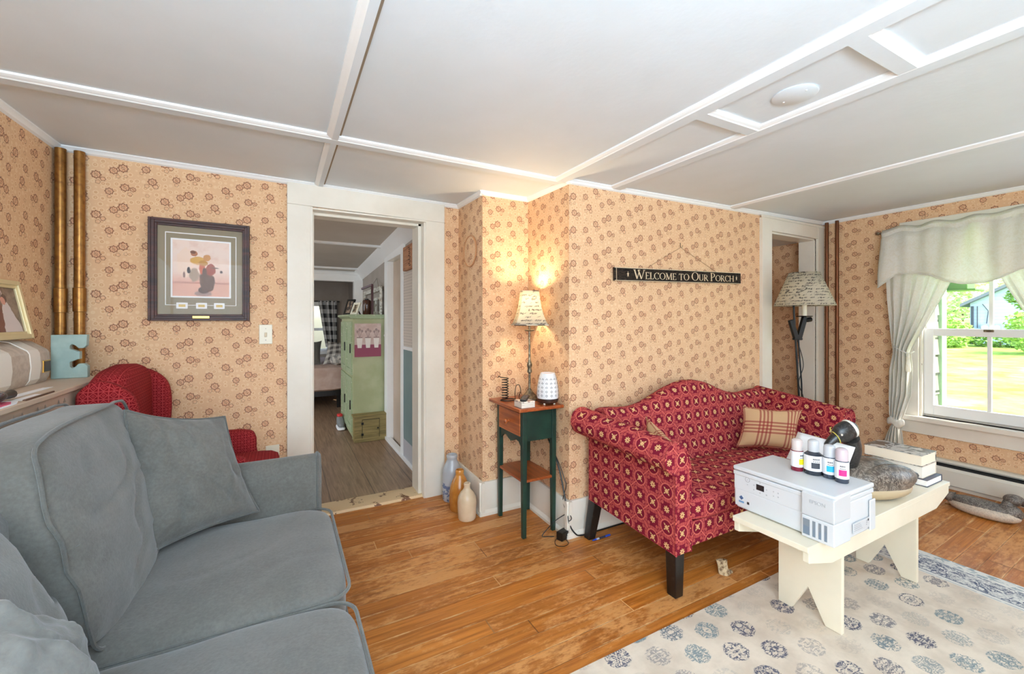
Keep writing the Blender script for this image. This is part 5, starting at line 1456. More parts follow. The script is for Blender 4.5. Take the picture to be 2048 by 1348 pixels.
def panel(side, label):
    yy = lambda y: y if side > 0 else 2*ym - y
    t = thing('tied_curtain', label, 'curtain', (CX,yy(1.45),1.05), 'ivory window curtains')
    # outer edge, inner edge and depth by height
    outer = [(1.98,1.575),(1.60,1.560),(1.46,1.553),(1.10,1.521),(1.05,1.517),(.90,1.545),(.70,1.548),(.545,1.537),(.515,1.520),(.485,1.522),(.40,1.555),(.24,1.602)]
    inner = [(1.98,1.085),(1.72,1.135),(1.547,1.200),(1.30,1.310),(1.10,1.395),(1.05,1.410),(.92,1.397),(.72,1.405),(.56,1.450),(.515,1.468),(.485,1.470),(.40,1.462),(.24,1.450)]
    fo, fi = [(-a, b) for a, b in outer], [(-a, b) for a, b in inner]
    P = []; zs = [1.98 - (1.98-.24)*k/70 for k in range(71)]
    for z in zs:
        yo, yi = interp(fo, -z), interp(fi, -z); w = abs(yo-yi); row = []
        g = sst(.7, 1.05, z)*(z > 1.05) + (z <= 1.05)*(.35)
        for j in range(41):
            a = j/40; y = lerp(yo, yi, a)
            amp = .006 + .020*clamp((.5-w)/.4)
            fold = amp*math.sin(a*2*PI*5.5 + 1.2*nz(z*2, 2)) + .008*nz(a*6, z*3)
            bulge = -.030*sin(PI*a)*clamp((.25-w)/.12)
            if abs(z-.50) < .03: fold *= .4
            row.append((CX + .012 + fold + bulge, yy(y), z + (.012*math.sin(a*9) if z < .26 else 0) + .03*(a-.5)*sst(.45,.24,z)))
        P.append(row)
    m = MB(); m.grid(P); m.build('drape', CURTAIN, t, solid=.002, recalc=False)
    # cord tie with tassel, and the knot near the bottom
    pts = [(CX+.02, yy(1.524), 1.115),(CX-.018, yy(1.50), 1.095),(CX-.034, yy(1.455), 1.065),(CX-.028, yy(1.41), 1.045),(CX+.0, yy(1.385), 1.06)]
    m = MB(); m.tube(bez(pts, 6), .005, 8); tb = m.build('tie_cord', CURTAIN, t)
    m = MB(); c = (CX-.034, yy(1.408)); m.lathe([(.004,1.045),(.007,1.03),(.011,1.012),(.007,1.002),(.012,.985),(.017,.92),(.014,.905)], c[0], c[1], 14); m.build('tassel', CURTAIN, tb)
    m = MB(); m.rbox((CX-.008,yy(1.494),.502), (.034,.052,.034), 3.0, 10, lambda p, q: (p.x, p.y, p.z + .010*math.sin(q.y*5) + .012*q.y)); m.build('knot', CURTAIN, t)
panel(1, 'left ivory curtain panel tied back with a tassel and knotted below the sill')
panel(-1, 'right ivory curtain panel tied back at the far side of the window')

# ------------------------------------------------------------------ baseboard heater
HY0, HY1 = -1.2, 1.62
ht = thing('baseboard_heater', 'long off-white metal baseboard heater under the window', 'heater', (4.29,.2,.07))
HM = mat('heater_enamel', rgb(224,222,210), .4)
m = MB(); m.prism([(4.326,.080),(4.326,.272),(4.285,.272),(4.268,.262),(4.268,.256),(4.284,.260),(4.32,.262),(4.32,.080)], 'xz', HY0, HY1); m.build('back_panel', HM, ht, smooth=0)
m = MB(); m.prism([(4.262,.100),(4.258,.205),(4.266,.224),(4.269,.223),(4.262,.204),(4.266,.100)], 'xz', HY0, HY1); m.build('front_panel', HM, ht, smooth=0)
m = MB(); m.box(4.275,4.318,HY0,HY1,.12,.236); m.build('fins', mat('dark_fins', rgb(30,29,28), .7), ht, smooth=0)
for y in (HY1,):
    m = MB(); m.prism([(4.326,.075),(4.326,.275),(4.282,.275),(4.255,.225),(4.255,.075)], 'xz', y, y+.03); m.build('end_cap', HM, ht, smooth=0, bevel=.003)
m = MB(); baseb(m, (XR,1.9), (XR,-1.5), (-1,0), .07, .03); struct(m, 'baseboard_right', TRIM, smooth=30)

# ceiling plate (blank electrical cover)
t = thing('ceiling_plate', 'round white blank cover plate on the ceiling between two battens', 'cover plate', (1.690,.895,2.145))
m = MB(); z = Hc(1.69,.895); m.lathe([(.073,z),(.075,z-.004),(.070,z-.007),(.001,z-.0075)], 1.690, .895, 40); m.build('plate', CEIL, t)
for dy_ in (-.045,.045):
    m = MB(); m.ellip((1.69+dy_*.2,.895+dy_,z-.0078), (.004,.004,.002), 10, 6); m.build('screw', WHITE, t)

# ------------------------------------------------------------------ shelf over the radiator at the left wall
BEIGE = paint('beige_radiator_paint', 206,184,164, .5, mott=.06)
rs = thing('radiator_cover', 'beige radiator cover with triangular cut-outs along the left wall', 'radiator cover', (-.87,1.7,0))
RY0, RY1 = .6, 2.62; SZ = 1.045
m = MB(); m.prism([(RY0,SZ-.018),(RY1,SZ-.018),(RY1,SZ),(RY0,SZ)], 'yz', -.978, -.704); m.build('top', BEIGE, rs, smooth=0, bevel=.003)
# front panel pierced by triangles: a strip of quads with triangular holes
m = MB(); fxx = -.716; z0, z1 = .03, SZ-.019; yA, yB = RY0+.02, RY1-.02
tri = [1.70,1.748,1.846,1.894,1.990,2.039,2.138,2.185,2.285,2.332]
th_, tw, tz = .020, .013, .992
for x in (fxx, fxx-.014):
    m.poly([(x,yA,z0),(x,yB,z0),(x,yB,tz),(x,yA,tz)]); m.poly([(x,yA,tz+th_),(x,yB,tz+th_),(x,yB,z1),(x,yA,z1)])
    prev = yA
    for c in tri:
        m.poly([(x,prev,tz),(x,c-tw,tz),(x,c,tz+th_),(x,prev,tz+th_)]); m.poly([(x,c+tw,tz),(x,c+tw,tz+th_),(x,c,tz+th_)]); prev = c+tw
    m.poly([(x,prev,tz),(x,yB,tz),(x,yB,tz+th_),(x,prev,tz+th_)])
for c in tri:
    q = [(c-tw,tz),(c+tw,tz),(c,tz+th_)]
    for i in range(3): m.poly([(fxx,)+q[i],(fxx,)+q[(i+1)%3],(fxx-.014,)+q[(i+1)%3],(fxx-.014,)+q[i]])
m.build('front_panel', BEIGE, rs, smooth=0, recalc=False)
m = MB(); m.box(-.976,-.716,yB,yB+.015,.03,SZ-.019); m.box(-.976,-.716,yA-.015,yA,.03,SZ-.019); m.build('end_panel', BEIGE, rs, smooth=0)

# hard case on the shelf
cs = thing('hard_case', 'beige moulded hard case with pale bands on the radiator shelf', 'case', (-.91,2.1,SZ))
CASE = mat('beige_case_shell', lambda c: c.mix(c.noise(c.tc('Object'), 50, 3).sm(.3,.7), rgb(186,170,156), rgb(206,192,178)), .6)
BANDM = mat('pale_case_band', rgb(234,226,216), .6)
def case_sec(s=0.0): return [(-.970,SZ+.001),(-.872+s*.3,SZ+.001),(-.862+s,SZ+.02),(-.857+s,SZ+.070),(-.861+s,SZ+.122),(-.868+s,SZ+.134+s),(-.915,SZ+.168+s),(-.955,SZ+.176+s),(-.970,SZ+.17)]
m = MB(); ysec = (1.62,1.66,2.475,2.492,2.500)
m.loft([[(lerp(x,-.91,(0,0,0,.03,.12)[i]), y, lerp(z,SZ+.09,(0,0,0,.02,.08)[i])) for x, z in case_sec()] for i, y in enumerate(ysec)]); shell = m.build('shell', CASE, cs, smooth=25)
for y0, y1 in ((2.08,2.195),(2.325,2.40)):
    m = MB(); m.loft([[(x, y, z) for x, z in case_sec(.003)] for y in (y0, y1)]); m.build('band', BANDM, cs, smooth=25)
m = MB(); m.box(-.862,-.855,2.422,2.482,SZ+.040,SZ+.090); pl = m.build('name_plate', BRASS, cs, smooth=0, bevel=.002)
m = MB(); m.box(-.8555,-.8535,2.427,2.477,SZ+.044,SZ+.086); m.build('plate_face', mat('dark_plate', rgb(52,30,22), .3), pl, smooth=0)
# wedding photo in a gold frame, leaning on the case
Bc = Vector((-.912,2.462,SZ+.178)); U = Vector((0,-1,0)); Vv = Vector((-.20,.04,.97)).normalized(); Nn = Vv.cross(U).normalized()
if Nn.x < 0: Nn = -Nn
ph = thing('photo_frame', 'gold framed wedding photo leaning on top of the beige case', 'photo frame', Bc)
def fr(m, u0, u1, v0, v1, d0, d1):
    m.loft([[Bc + U*u + Vv*v + Nn*d for u, v in ((u0,v0),(u1,v0),(u1,v1),(u0,v1))] for d in (d0, d1)])
FW, FH = .30, .235
GOLD = mat('pale_gold_frame', rgb(222,206,162), .35, .4)
m = MB()
for e, d in ((.030,.012),(.018,.018)):
    for a in ((0,e,0,FH),(FW-e,FW,0,FH),(e,FW-e,0,e),(e,FW-e,FH-e,FH)): fr(m, *a, 0, d)
m.build('frame', GOLD, ph, smooth=0, bevel=.0015)
def photo(c):
    x, y, z = c.pos(); n = c.noise(c.vec(y, z), 22, 4, .6); a = -y   # a runs leftward from the right edge
    col = c.mix(n.sm(.35,.7), rgb(110,88,76), rgb(158,134,116))
    b = z - .030
    suit = ((a - .185).abs()*10.0 + b*3.6 + (n-.5)*.4).lt(.80); col = c.mix(suit, col, rgb(124,76,62))
    gown = ((a - .098 - b*.12).abs() * 11.0 + b*4.6 + (n-.5)*.5).lt(.72)
    col = c.mix(gown, col, rgb(222,208,206))
    for cy, cz, r, cc in ((.108,.160,.017,rgb(92,64,52)),(.120,.150,.015,rgb(220,156,138)),(.185,.168,.018,rgb(206,146,126))):
        q = ((a-cy).pow(2.0) + (z-cz).pow(2.0)).sqrt() + (n-.5)*.01
        col = c.mix(q.lt(r), col, cc)
    return col
m = MB(); fr(m, .026, FW-.026, .026, FH-.026, .002, .005); m.build('photo', mat('wedding_photo', photo, .5), ph, smooth=0)
m = MB(); fr(m, .028, FW-.028, .028, FH-.028, .008, .009); m.build('glass', FRAMEG, ph, smooth=0)
# letter E
m = MB(); E0, Ez, eh, ew = -.880, SZ+.0005, .190, .118
pts = [(0,0),(ew,0),(ew,.050),(ew-.012,.062),(ew-.030,.062),(ew-.040,.050),(ew-.048,.044),(.066,.044),(.060,.050),(.060,.070),(.074,.076),(.084,.082),(.092,.082),(.092,.116),(.084,.116),(.074,.122),(.060,.128),(.060,.142),(.066,.148),(ew-.05,.148),(ew-.040,.142),(ew-.030,.130),(ew-.014,.130),(ew-.004,.142),(ew-.002,eh),(0,eh)]
m.prism([(E0+a, Ez+b) for a, b in pts], 'xz', 2.552, 2.58)
one(m, 'letter_block', mat('pale_teal_paint', lambda c: c.mix(c.noise(c.tc('Object'), 14, 4).sm(.4,.7), rgb(150,172,166), rgb(166,186,178)), .5), 'pale teal wooden letter E standing at the end of the radiator shelf', 'letter', loc=(-.82,2.565,SZ), smooth=0, bevel=.002)
# odds and ends on the shelf
SZ1 = SZ + .0005
PINK = mat('pink_print', rgb(232,96,124), .5)
t = thing('paper_bag', 'flat pink and white printed bag at the near end of the radiator shelf', 'bag', (-.75,1.75,SZ))
m = MB(); m.prism([(-.80,1.55),(-.708,1.55),(-.708,1.84),(-.722,1.885),(-.75,1.90),(-.80,1.88)], 'xy', SZ1, SZ1+.004); m.build('bag', PAPER, t, smooth=0)
m = MB(); m.prism([(-.79,1.55),(-.712,1.55),(-.712,1.82),(-.728,1.862),(-.76,1.865)], 'xy', SZ1+.004, SZ1+.0055); m.build('pink_print', PINK, t, smooth=0)
t = thing('hair_brush', 'black glossy brush with stubby handle lying on the pink bag', 'brush', (-.75,1.86,SZ+.006))
m = MB(); m.ellip((-.757,1.80,SZ+.026), (.036,.078,.020), 22, 12); m.build('head', BLACKP, t)
m = MB(); m.ellip((-.745,1.792,SZ+.035), (.024,.055,.014), 20, 10); m.build('pad', mat('grey_pad', rgb(84,84,92), .25), t)
m = MB(); m.tube([(-.757,1.865,SZ+.020),(-.760,1.90,SZ+.018),(-.764,1.955,SZ+.018)], [.013,.010,.014], 12); m.build('handle', BLACKP, t)
one(MB().prism([(-.800,1.965),(-.768,1.965),(-.765,2.24),(-.790,2.23)], 'xy', SZ1, SZ1+.0015), 'paper_slip', PAPER, 'white paper slip on the radiator shelf beyond the brush handle', 'paper', 'paper slips on the shelf', loc=(-.78,2.1,SZ), smooth=0)
one(MB().prism([(-.752,1.915),(-.722,1.905),(-.724,2.04),(-.745,2.05)], 'xy', SZ1, SZ1+.0015), 'paper_slip', PAPER, 'second white paper slip on the shelf, beside the dark nail file', 'paper', 'paper slips on the shelf', loc=(-.74,2.0,SZ), smooth=0)
one(MB().prism([(-.718,1.90),(-.709,1.90),(-.710,2.09),(-.716,2.095)], 'xy', SZ1, SZ1+.004), 'nail_file', mat('brown_file', rgb(96,66,50), .5), 'long thin brown nail file on the edge of the radiator shelf', 'nail file', loc=(-.713,1.98,SZ), smooth=0)
# ------------------------------------------------------------------ things beyond the doorway
HZ = .0185
SAGE = mat('sage_green_paint', lambda c: c.mix(c.noise(c.tc('Object'), 5, 4).sm(.35,.7), rgb(162,166,124), rgb(178,181,142)), .5)
SAGEW = mat('worn_sage_paint', lambda c: c.mix(c.noise(c.tc('Object'), 40, 4, .7).sm(.58,.66), rgb(158,172,136), rgb(226,222,206)), .55)
cb = thing('green_cabinet', 'tall sage green cabinet standing in the next room', 'cabinet', (.82,5.25,HZ))
CX0, CX1, CY0, CY1, CZ = .655, .985, 4.775, 5.72, 1.315
m = MB(); m.box(CX0,CX1,CY0,CY1,.045,CZ); m.build('body', SAGE, cb, smooth=0, bevel=.004)
m = MB(); m.prism([(CX0-.045,CZ+.025),(CX0-.045,CZ+.045),(CX1,CZ+.045),(CX1,CZ),(CX0-.01,CZ)], 'xz', CY0-.012, CY1+.03); m.build('cornice', SAGEW, cb, smooth=0, bevel=.004)
for y0, y1 in ((4.80,5.23),(5.25,5.69)):
    for z0, z1, nm in ((.10,.68,'door'),(.71,1.28,'door')):
        m = MB(); x = CX0-.014
        m.box(x,CX0,y0,y0+.05,z0,z1); m.box(x,CX0,y1-.05,y1,z0,z1); m.box(x,CX0,y0+.05,y1-.05,z0,z0+.06); m.box(x,CX0,y0+.05,y1-.05,z1-.06,z1); m.box(x+.008,CX0,y0+.05,y1-.05,z0+.06,z1-.06)
        d = m.build(nm, SAGEW, cb, smooth=0, bevel=.002)
        m = MB(); m.box(x-.012,x,y0+.02,y0+.035,(z0+z1)/2-.05,(z0+z1)/2+.05); m.build('handle', BLACKM, d, smooth=0, bevel=.003)
for y0 in (CY0+.02, CY1-.07):
    for x0 in (CX0+.005, CX1-.055):
        m = MB(); m.box(x0,x0+.05,y0,y0+.05,HZ,.045); m.build('foot', SAGE, cb, smooth=0)
t = thing('pot_plant_print', 'pink print of three white potted plants fixed to the end of the green cabinet', 'picture', (.80,4.77,.9))
m = MB(); m.box(.672,.945,CY0-.0175,CY0-.006,.905,1.262); m.build('board', mat('print_board', lambda c: (lambda p: c.mix(p[2].lt(.135), c.mix(c.noise(c.tc('Object'), 22, 4).sm(.35,.7), rgb(196,168,158), rgb(212,190,182)), rgb(140,60,84)))(c.pos()), .6), t, smooth=0)
PW = mat('pot_white', rgb(232,222,214), .6)
for cx in (.722,.808,.895):
    m = MB(); m.prism([(cx-.020,1.0),(cx+.020,1.0),(cx+.030,1.105),(cx-.030,1.105)], 'xz', CY0-.021, CY0-.017); m.build('pot', PW, t, smooth=0)
    m = MB()
    for dx_, h, r in ((-.022,.07,.011),(0,.09,.013),(.024,.075,.012)):
        m.tube([(cx,CY0-.019,1.105),(cx+dx_,CY0-.019,1.105+h)], .0022, 5); m.ellip((cx+dx_,CY0-.019,1.105+h), (r,.003,r*1.2), 10, 6)
    m.tube([(cx-.028,CY0-.020,1.112),(cx+.028,CY0-.020,1.112)], .005, 5)
    m.build('plant', mat('plant_grey', rgb(164,140,134), .6) if cx < .73 else MATS['plant_grey'], t)
bx = thing('small_wooden_box', 'small olive wooden box with hinged door on the floor against the green cabinet', 'box', (.82,4.7,HZ))
OLIVE = wood('olive_wood', (112,96,52), (152,132,80), .5, 'x')
m = MB(); m.box(.655,.990,4.655,4.762,HZ,.285); m.build('body', OLIVE, bx, smooth=0, bevel=.004)
m = MB(); m.box(.640,1.0-.002,4.645,4.765,.285,.303); m.build('lid', OLIVE, bx, smooth=0, bevel=.003)
m = MB(); m.box(.735,.905,4.646,4.655,.065,.250); d = m.build('door', OLIVE, bx, smooth=0, bevel=.002)
m = MB(); m.box(.731,.735,4.648,4.655,.06,.255); m.box(.905,.909,4.648,4.655,.06,.255); m.box(.731,.909,4.648,4.655,.25,.255); m.build('door_gap', mat('shadow_gap', rgb(50,42,24), .8), bx, smooth=0)
for z in (.10,.215):
    m = MB(); m.box(.722,.745,4.641,4.648,z-.012,z+.012); m.build('hinge', BLACKM, d, smooth=0)
m = MB(); m.ellip((.890,4.640,.155), (.008,.008,.010), 10, 8); m.build('knob', BLACKM, d)
# things on top of the cabinet
CT_ = CZ + .0455
def frame2(name, label, y, x0, w, h, lean, fm, pm, grp):
    t = thing(name, label, 'photo frame', (x0,y,CT_), grp)
    M = Matrix.Translation((x0,y,CT_)) @ Matrix.Rotation(R(-62),4,'Z') @ Matrix.Rotation(R(-lean),4,'X')
    m = MB()
    for a in ((0,.025,0,h),(w-.025,w,0,h),(.025,w-.025,0,.025),(.025,w-.025,h-.025,h)): m.box(a[0],a[1],-.008,.008,a[2],a[3])
    m.xform(M); m.build('frame', fm, t, smooth=0)
    m = MB(); m.box(.02,w-.02,-.002,.004,.02,h-.02); m.xform(M); m.build('photo', pm, t, smooth=0)
    m = MB(); m.loft([[(w*.4,.008,h*.6),(w*.6,.008,h*.6),(w*.6,.010,h*.6),(w*.4,.010,h*.6)],[(w*.4,.085,.035),(w*.6,.085,.035),(w*.6,.089,.035),(w*.4,.089,.035)]]); m.xform(M); m.build('strut', BLACKP, t, smooth=0)
frame2('small_photo_frame', 'dark framed photo on the cabinet top, standing further back', 5.55, .655, .15, .20, 18, BLACKW, mat('photo_brown', lambda c: c.mix(c.noise(c.tc('Object'), 20, 3).sm(.4,.6), rgb(60,52,48), rgb(176,150,128)), .4), 'photo frames on the green cabinet')
frame2('small_photo_frame', 'cream framed photo on the cabinet top, standing nearer the front', 5.22, .690, .12, .15, 22, PLATE, mat('photo_dark', lambda c: c.mix(c.noise(c.tc('Object'), 30, 3).sm(.4,.6), rgb(80,66,52), rgb(190,170,140)), .4), 'photo frames on the green cabinet')
t = thing('old_window_sash', 'whitewashed old window sash leaning on the wall above the green cabinet', 'window sash', (.97,5.3,CT_))
WW = mat('whitewash', lambda c: c.mix(c.noise(c.tc('Object'), 30, 4, .7).sm(.5,.6), rgb(226,224,214), rgb(150,136,118)), .7)
m = MB()
m.box(.958,.978,4.86,4.91,CT_,1.68); m.box(.958,.978,5.95,6.0,CT_,1.68); m.box(.958,.978,4.91,5.95,1.63,1.68); m.box(.958,.978,4.91,5.95,1.53,1.56); m.box(.958,.978,4.91,5.95,CT_,CT_+.04)
for y in (5.17,5.43,5.69): m.box(.960,.976,y,y+.022,CT_+.04,1.53)
m.build('frame', WW, t, smooth=0, bevel=.003)
m = MB(); m.tube([(.955,4.95,1.68),(.985,5.2,1.80),(.955,5.5,1.68)], .002, 5); m.build('hanging_wire', PEWTER, t)
t = thing('dark_red_bracket', 'tall dark red wooden bracket post standing on the green cabinet', 'post', (.90,4.95,CT_))
RW = mat('oxblood_wood', rgb(72,26,26), .35)
m = MB(); m.box(.872,.895,4.92,4.945,CT_,1.70); m.build('post', RW, t, smooth=0, bevel=.003)
m = MB(); m.beam((.883,4.93,1.695),(.79,5.05,1.652),.018,.022); m.build('arm', RW, t, smooth=0)
t = thing('brown_bottle', 'squat brown glass bottle on the green cabinet beside the dark red post', 'bottle', (.84,5.0,CT_))
m = MB(); m.lathe([(.04,CT_+.001),(.046,CT_+.01),(.046,CT_+.15),(.04,CT_+.165),(.02,CT_+.17)], .835, 4.99, 20); m.build('body', mat('brown_glass', rgb(72,42,30), .15), t)
m = MB(); m.lathe([(.020,CT_+.168),(.020,CT_+.18),(.001,CT_+.181)], .835, 4.99, 14); m.build('stopper', BLACKP, t)
t = thing('wall_knob_switch', 'small white knob on the dark pole behind the green cabinet', 'knob', (.99,4.765,1.1))
m = MB(); m.tube([(.990,4.765,HZ),(.990,4.765,1.22)], .007, 8); m.build('pole', BLACKM, t)
m = MB(); m.ellip((.985,4.757,1.13), (.011,.011,.015), 12, 8); m.build('knob', WHITE, t)
# sneaker by the cabinet
t = thing('sneaker', 'grey sneaker with red collar on the floor beside the green cabinet', 'shoe', (.60,5.35,HZ))
m = MB(); m.rbox((.600,5.36,HZ+.018), (.045,.13,.016), 4, 8); m.build('sole', PAPER, t)
m = MB(); m.rbox((.600,5.37,HZ+.075), (.040,.118,.050), 3, 10, lambda p, q: (p.x, p.y, p.z + .035*q.y*(q.z > 0))); m.build('upper', mat('sneaker_grey', rgb(126,128,128), .7), t)
m = MB(); m.rbox((.600,5.44,HZ+.145), (.032,.045,.018), 3, 8); m.build('collar', mat('sneaker_red', rgb(206,52,50), .7), t)
# bed with plaid pillow and blanket
bd = thing('bed', 'low bed with pale quilted spread in the far bedroom', 'bed', (.2,7.3,HZ))
QUILT = mat('beige_quilt', lambda c: c.mix(c.noise(c.tc('Object'), 8, 4).sm(.35,.7), rgb(186,158,144), rgb(202,178,166)), .9, bump=lambda c: c.voro(c.tc('Object'), 14, .6), bs=.4, bd=.02)
m = MB(); m.rbox((-.1,7.42,.46), (.92,.85,.19), 12, 16, lambda p, q: (p.x, p.y + .006*math.sin(p.x*40)*(q.z < .5), p.z)); m.build('spread', QUILT, bd)
m = MB(); m.box(-.95,.76,6.66,8.2,.20,.275); m.build('frame', BLACKW, bd, smooth=0)
for x in (-.9,.70):
    for y in (6.70,8.1):
        m = MB(); m.box(x,x+.05,y,y+.05,HZ,.20); m.build('leg', BLACKW, bd, smooth=0)
def tp(label, cs, mt, seed):
    t = thing('bed_pillow', label, 'pillow', cs[0], 'pillows heaped on the bed'); m = MB(); pillow(m, *cs, thick=.18, n=16, seed=seed, wr=.012); m.build('cover', mt, t, smooth=70)
tp('checked grey pillow on the bed beside the green cabinet', ((.52,6.78,.65),(.86,6.85,.66),(.90,7.0,.96),(.60,6.98,.98)), GINGHAM2, 1)
tp('plain grey pillow heaped on the left of the bed', ((.20,6.82,.65),(.49,6.80,.65),(.52,7.0,.99),(.26,7.05,.97)), GREY, 2)
t = thing('bed_blanket', 'crumpled pale blanket bunched on the bed below the checked pillow', 'blanket', (.75,6.72,.65))
m = MB(); m.rbox((.78,6.74,.715), (.17,.075,.075), 2.6, 14, lambda p, q: (p.x + .02*nz(q.x*3,q.z*3), p.y + .02*nz(q.x*3,q.y*3,5), p.z + .03*nz(q.x*2.5,q.y*2,8))); m.build('cloth', mat('pale_blanket', lambda c: c.mix(c.noise(c.tc('Object'), 26, 3).sm(.45,.6), rgb(206,200,192), rgb(150,146,142)), .9), t)
# checked curtain at the bedroom window
t = thing('checked_curtain', 'black and white buffalo check curtain at the bedroom window', 'curtain', (.73,8.6,1.2))
m = MB(); P = []
for i in range(49):
    a = i/48; row = []
    for j in range(25):
        b = j/24; z = lerp(1.66,.80,b); x0 = .575 + .13*b; x = lerp(x0, .90, a)
        row.append((x, 8.60 + .018*math.sin(a*2*PI*5) , z))
    P.append(row)
m.grid(P); m.build('cloth', GINGHAM, t, solid=.002, recalc=False)
m = MB(); m.tube([(-.2,8.61,1.645),(.95,8.61,1.645)], .008, 8); m.build('rod', BLACKM, t)

# ------------------------------------------------------------------ outside the window
def grass_color(c):
    x, y, z = c.pos(); vv = c.tc('Object')
    col = c.mix(c.noise(vv, 1.2, 5, .7).sm(.3,.7), rgb(120,160,62), rgb(176,200,104))
    col = c.mix(c.noise(vv, .45, 3).sm(.55,.7)*.6, col, rgb(232,226,176))
    return c.mix(c.noise(vv, 14, 4, .7).sm(.5,.7)*.4, col, rgb(104,150,60))
LAWN = mat('lawn_grass', grass_color, .95, spec=.1)
m = MB(); gx = frange(4.7, 90, 40); gy = frange(-30, 60, 30)
m.grid([[(x, y, -.55 + .024*(x-5) + .05*nz(x*.2, y*.2)) for y in gy] for x in gx]); o = struct(m, 'lawn', LAWN, recalc=False)
# neighbour's pale blue house
hs = thing('blue_house', 'pale blue clapboard house across the lawn, seen through the window', 'house', (33,8,-.2))
SIDING = mat('blue_clapboard', lambda c: c.mix(((c.pos()[2]*6.0).fract()).lt(.14)*.35, rgb(176,200,226), rgb(120,146,180)), .6)
m = MB(); hx, hy0, hy1 = 31.0, 7.95, -.3; ymid = (hy0+hy1)/2; EZ, RZ = 2.15, 4.55
m.prism([(hy0,-.3),(hy0,EZ),(ymid,RZ),(hy1,EZ),(hy1,-.3)], 'yz', hx, hx+9); m.build('wall', SIDING, hs, smooth=0)
ROOFM = mat('grey_roof', rgb(112,122,136), .8)
m = MB(); k = (RZ-EZ)/(hy0-ymid)
for ya, yb in ((hy0+.3, ymid), (hy1-.3, ymid)):
    za = EZ - .3*k; m.loft([[(hx-.3,ya,za),(hx-.3,yb,RZ+.01),(hx-.3,yb,RZ+.17),(hx-.3,ya,za+.15)],[(hx+9.3,ya,za),(hx+9.3,yb,RZ+.01),(hx+9.3,yb,RZ+.17),(hx+9.3,ya,za+.15)]])
m.build('roof', ROOFM, hs, smooth=0)
DSP = mat('dark_downspout', rgb(60,70,84), .5)
m = MB(); m.box(hx-.10,hx,7.82,7.90,-.1,2.0); m.build('downspout', DSP, hs, smooth=0)
for y in (7.38,6.98):
    m = MB(); m.box(hx-.20,hx-.002,y-.17,y+.17,.72,1.12); b = m.build('meter_box', mat('meter_grey', rgb(150,164,176), .5), hs, smooth=0, bevel=.02)
    m = MB(); m.loft([[(x, y+.12*cos(a), .92+.12*sin(a)) for a in frange(0,2*PI,20)[:-1]] for x in (hx-.26, hx-.20)]); m.build('meter_dial', mat('meter_dial', rgb(206,214,220), .3), b)
m = MB(); m.tube([(hx-.06,7.36,1.1),(hx-.06,7.30,1.75),(hx-.06,7.5,2.1)], .02, 6); m.tube([(hx-.06,7.68,.9),(hx-.06,7.68,2.0)], .02, 6); m.build('conduit', DSP, hs)
# bushes and trees: leafy clumps of many small leaf cards around a core
def leafm(name, a, b): return mat(name, lambda c: c.mix(c.white(c.vec(*[q*9.0 for q in c.pos()])), rgb(*a), rgb(*b)), .7, spec=.2)
LEAF1 = leafm('leaf_bright', (116,164,70), (190,216,128)); LEAF2 = leafm('leaf_deep', (56,104,48), (136,176,92)); LEAF3 = leafm('leaf_pale', (150,190,120), (222,234,190))
TRUNK = mat('tree_bark', rgb(110,98,84), .9)
def foliage(m, c, r, n, s, seed):
    rnd = random.Random(seed); c = Vector(c)
    for i in range(n):
        while True:
            v = Vector((rnd.uniform(-1,1), rnd.uniform(-1,1), rnd.uniform(-1,1)))
            if .25 < v.length < 1: break
        v = v.normalized() * (v.length ** .45) * (1 + .22*mnoise.noise(v*2.2 + Vector((seed,0,0))))
        p = c + Vector((v.x*r[0], v.y*r[1], v.z*r[2]))
        a = Vector((rnd.uniform(-1,1), rnd.uniform(-1,1), rnd.uniform(-.6,.6))).normalized(); b = a.cross(Vector((rnd.uniform(-1,1), rnd.uniform(-1,1), rnd.uniform(-1,1)))).normalized()
        k = s*rnd.uniform(.6,1.3)
        m.poly([p - a*k, p - b*k*.5, p + a*k, p + b*k*.5])
def bush(label, c, r, lm, seed, n=1500, s=.16, name='bush', grp=None, trunk=None):
    t = thing(name, label, name, (c[0],c[1],c[2]-r[2]), grp)
    m = MB(); foliage(m, c, r, n, s, seed); m.build('foliage', lm, t, smooth=0, recalc=False)
    m = MB(); z0 = -.4 if trunk is None else trunk
    m.tube([(c[0],c[1],z0),(c[0]+.05,c[1],c[2])], .022*r[2]+.01 if trunk is not None else .03, 8); m.build('trunk' if trunk is not None else 'stem', TRUNK, t)
G = 'shrubs around the blue house'; T = 'trees beyond the lawn'
bush('leafy green shrub at the left corner of the blue house', (28.2,8.05,.62), (.9,.85,.75), LEAF1, 11, 1200, .10, grp=G)
bush('second green shrub, further left of the blue house corner', (27.0,9.6,.75), (1.0,.9,.9), LEAF1, 12, 1100, .11, grp=G)
bush('dark low shrub beneath the meters of the blue house', (29.6,6.6,.32), (.7,1.2,.30), LEAF2, 13, 900, .09, grp=G)
bush('large yellow green shrub in front of the right part of the blue house', (26.0,4.75,.85), (1.0,.95,.85), LEAF1, 14, 1600, .10, grp=G)
bush('tall leafy sapling in front of the blue house wall', (24.0,4.55,2.2), (.8,.62,.55), LEAF2, 15, 900, .085, 'tree', T, 0)
bush('pale tree left of the blue house', (44,12.6,3.6), (2.2,1.3,2.4), LEAF3, 16, 1500, .20, 'tree', T, .3)
bush('big pale tree rising behind the blue house', (50,7.0,5.6), (4.5,4.0,3.4), LEAF3, 17, 1900, .30, 'tree', T, .4)
bush('sparse pale tree at the far left of the lawn', (40,16.5,3.4), (2.0,1.6,2.8), LEAF3, 18, 1300, .20, 'tree', T, .3)
bush('round distant tree farthest behind the house', (66,17.5,5.0), (4,3.4,3.6), LEAF3, 19, 1500, .30, 'tree', T, .5)
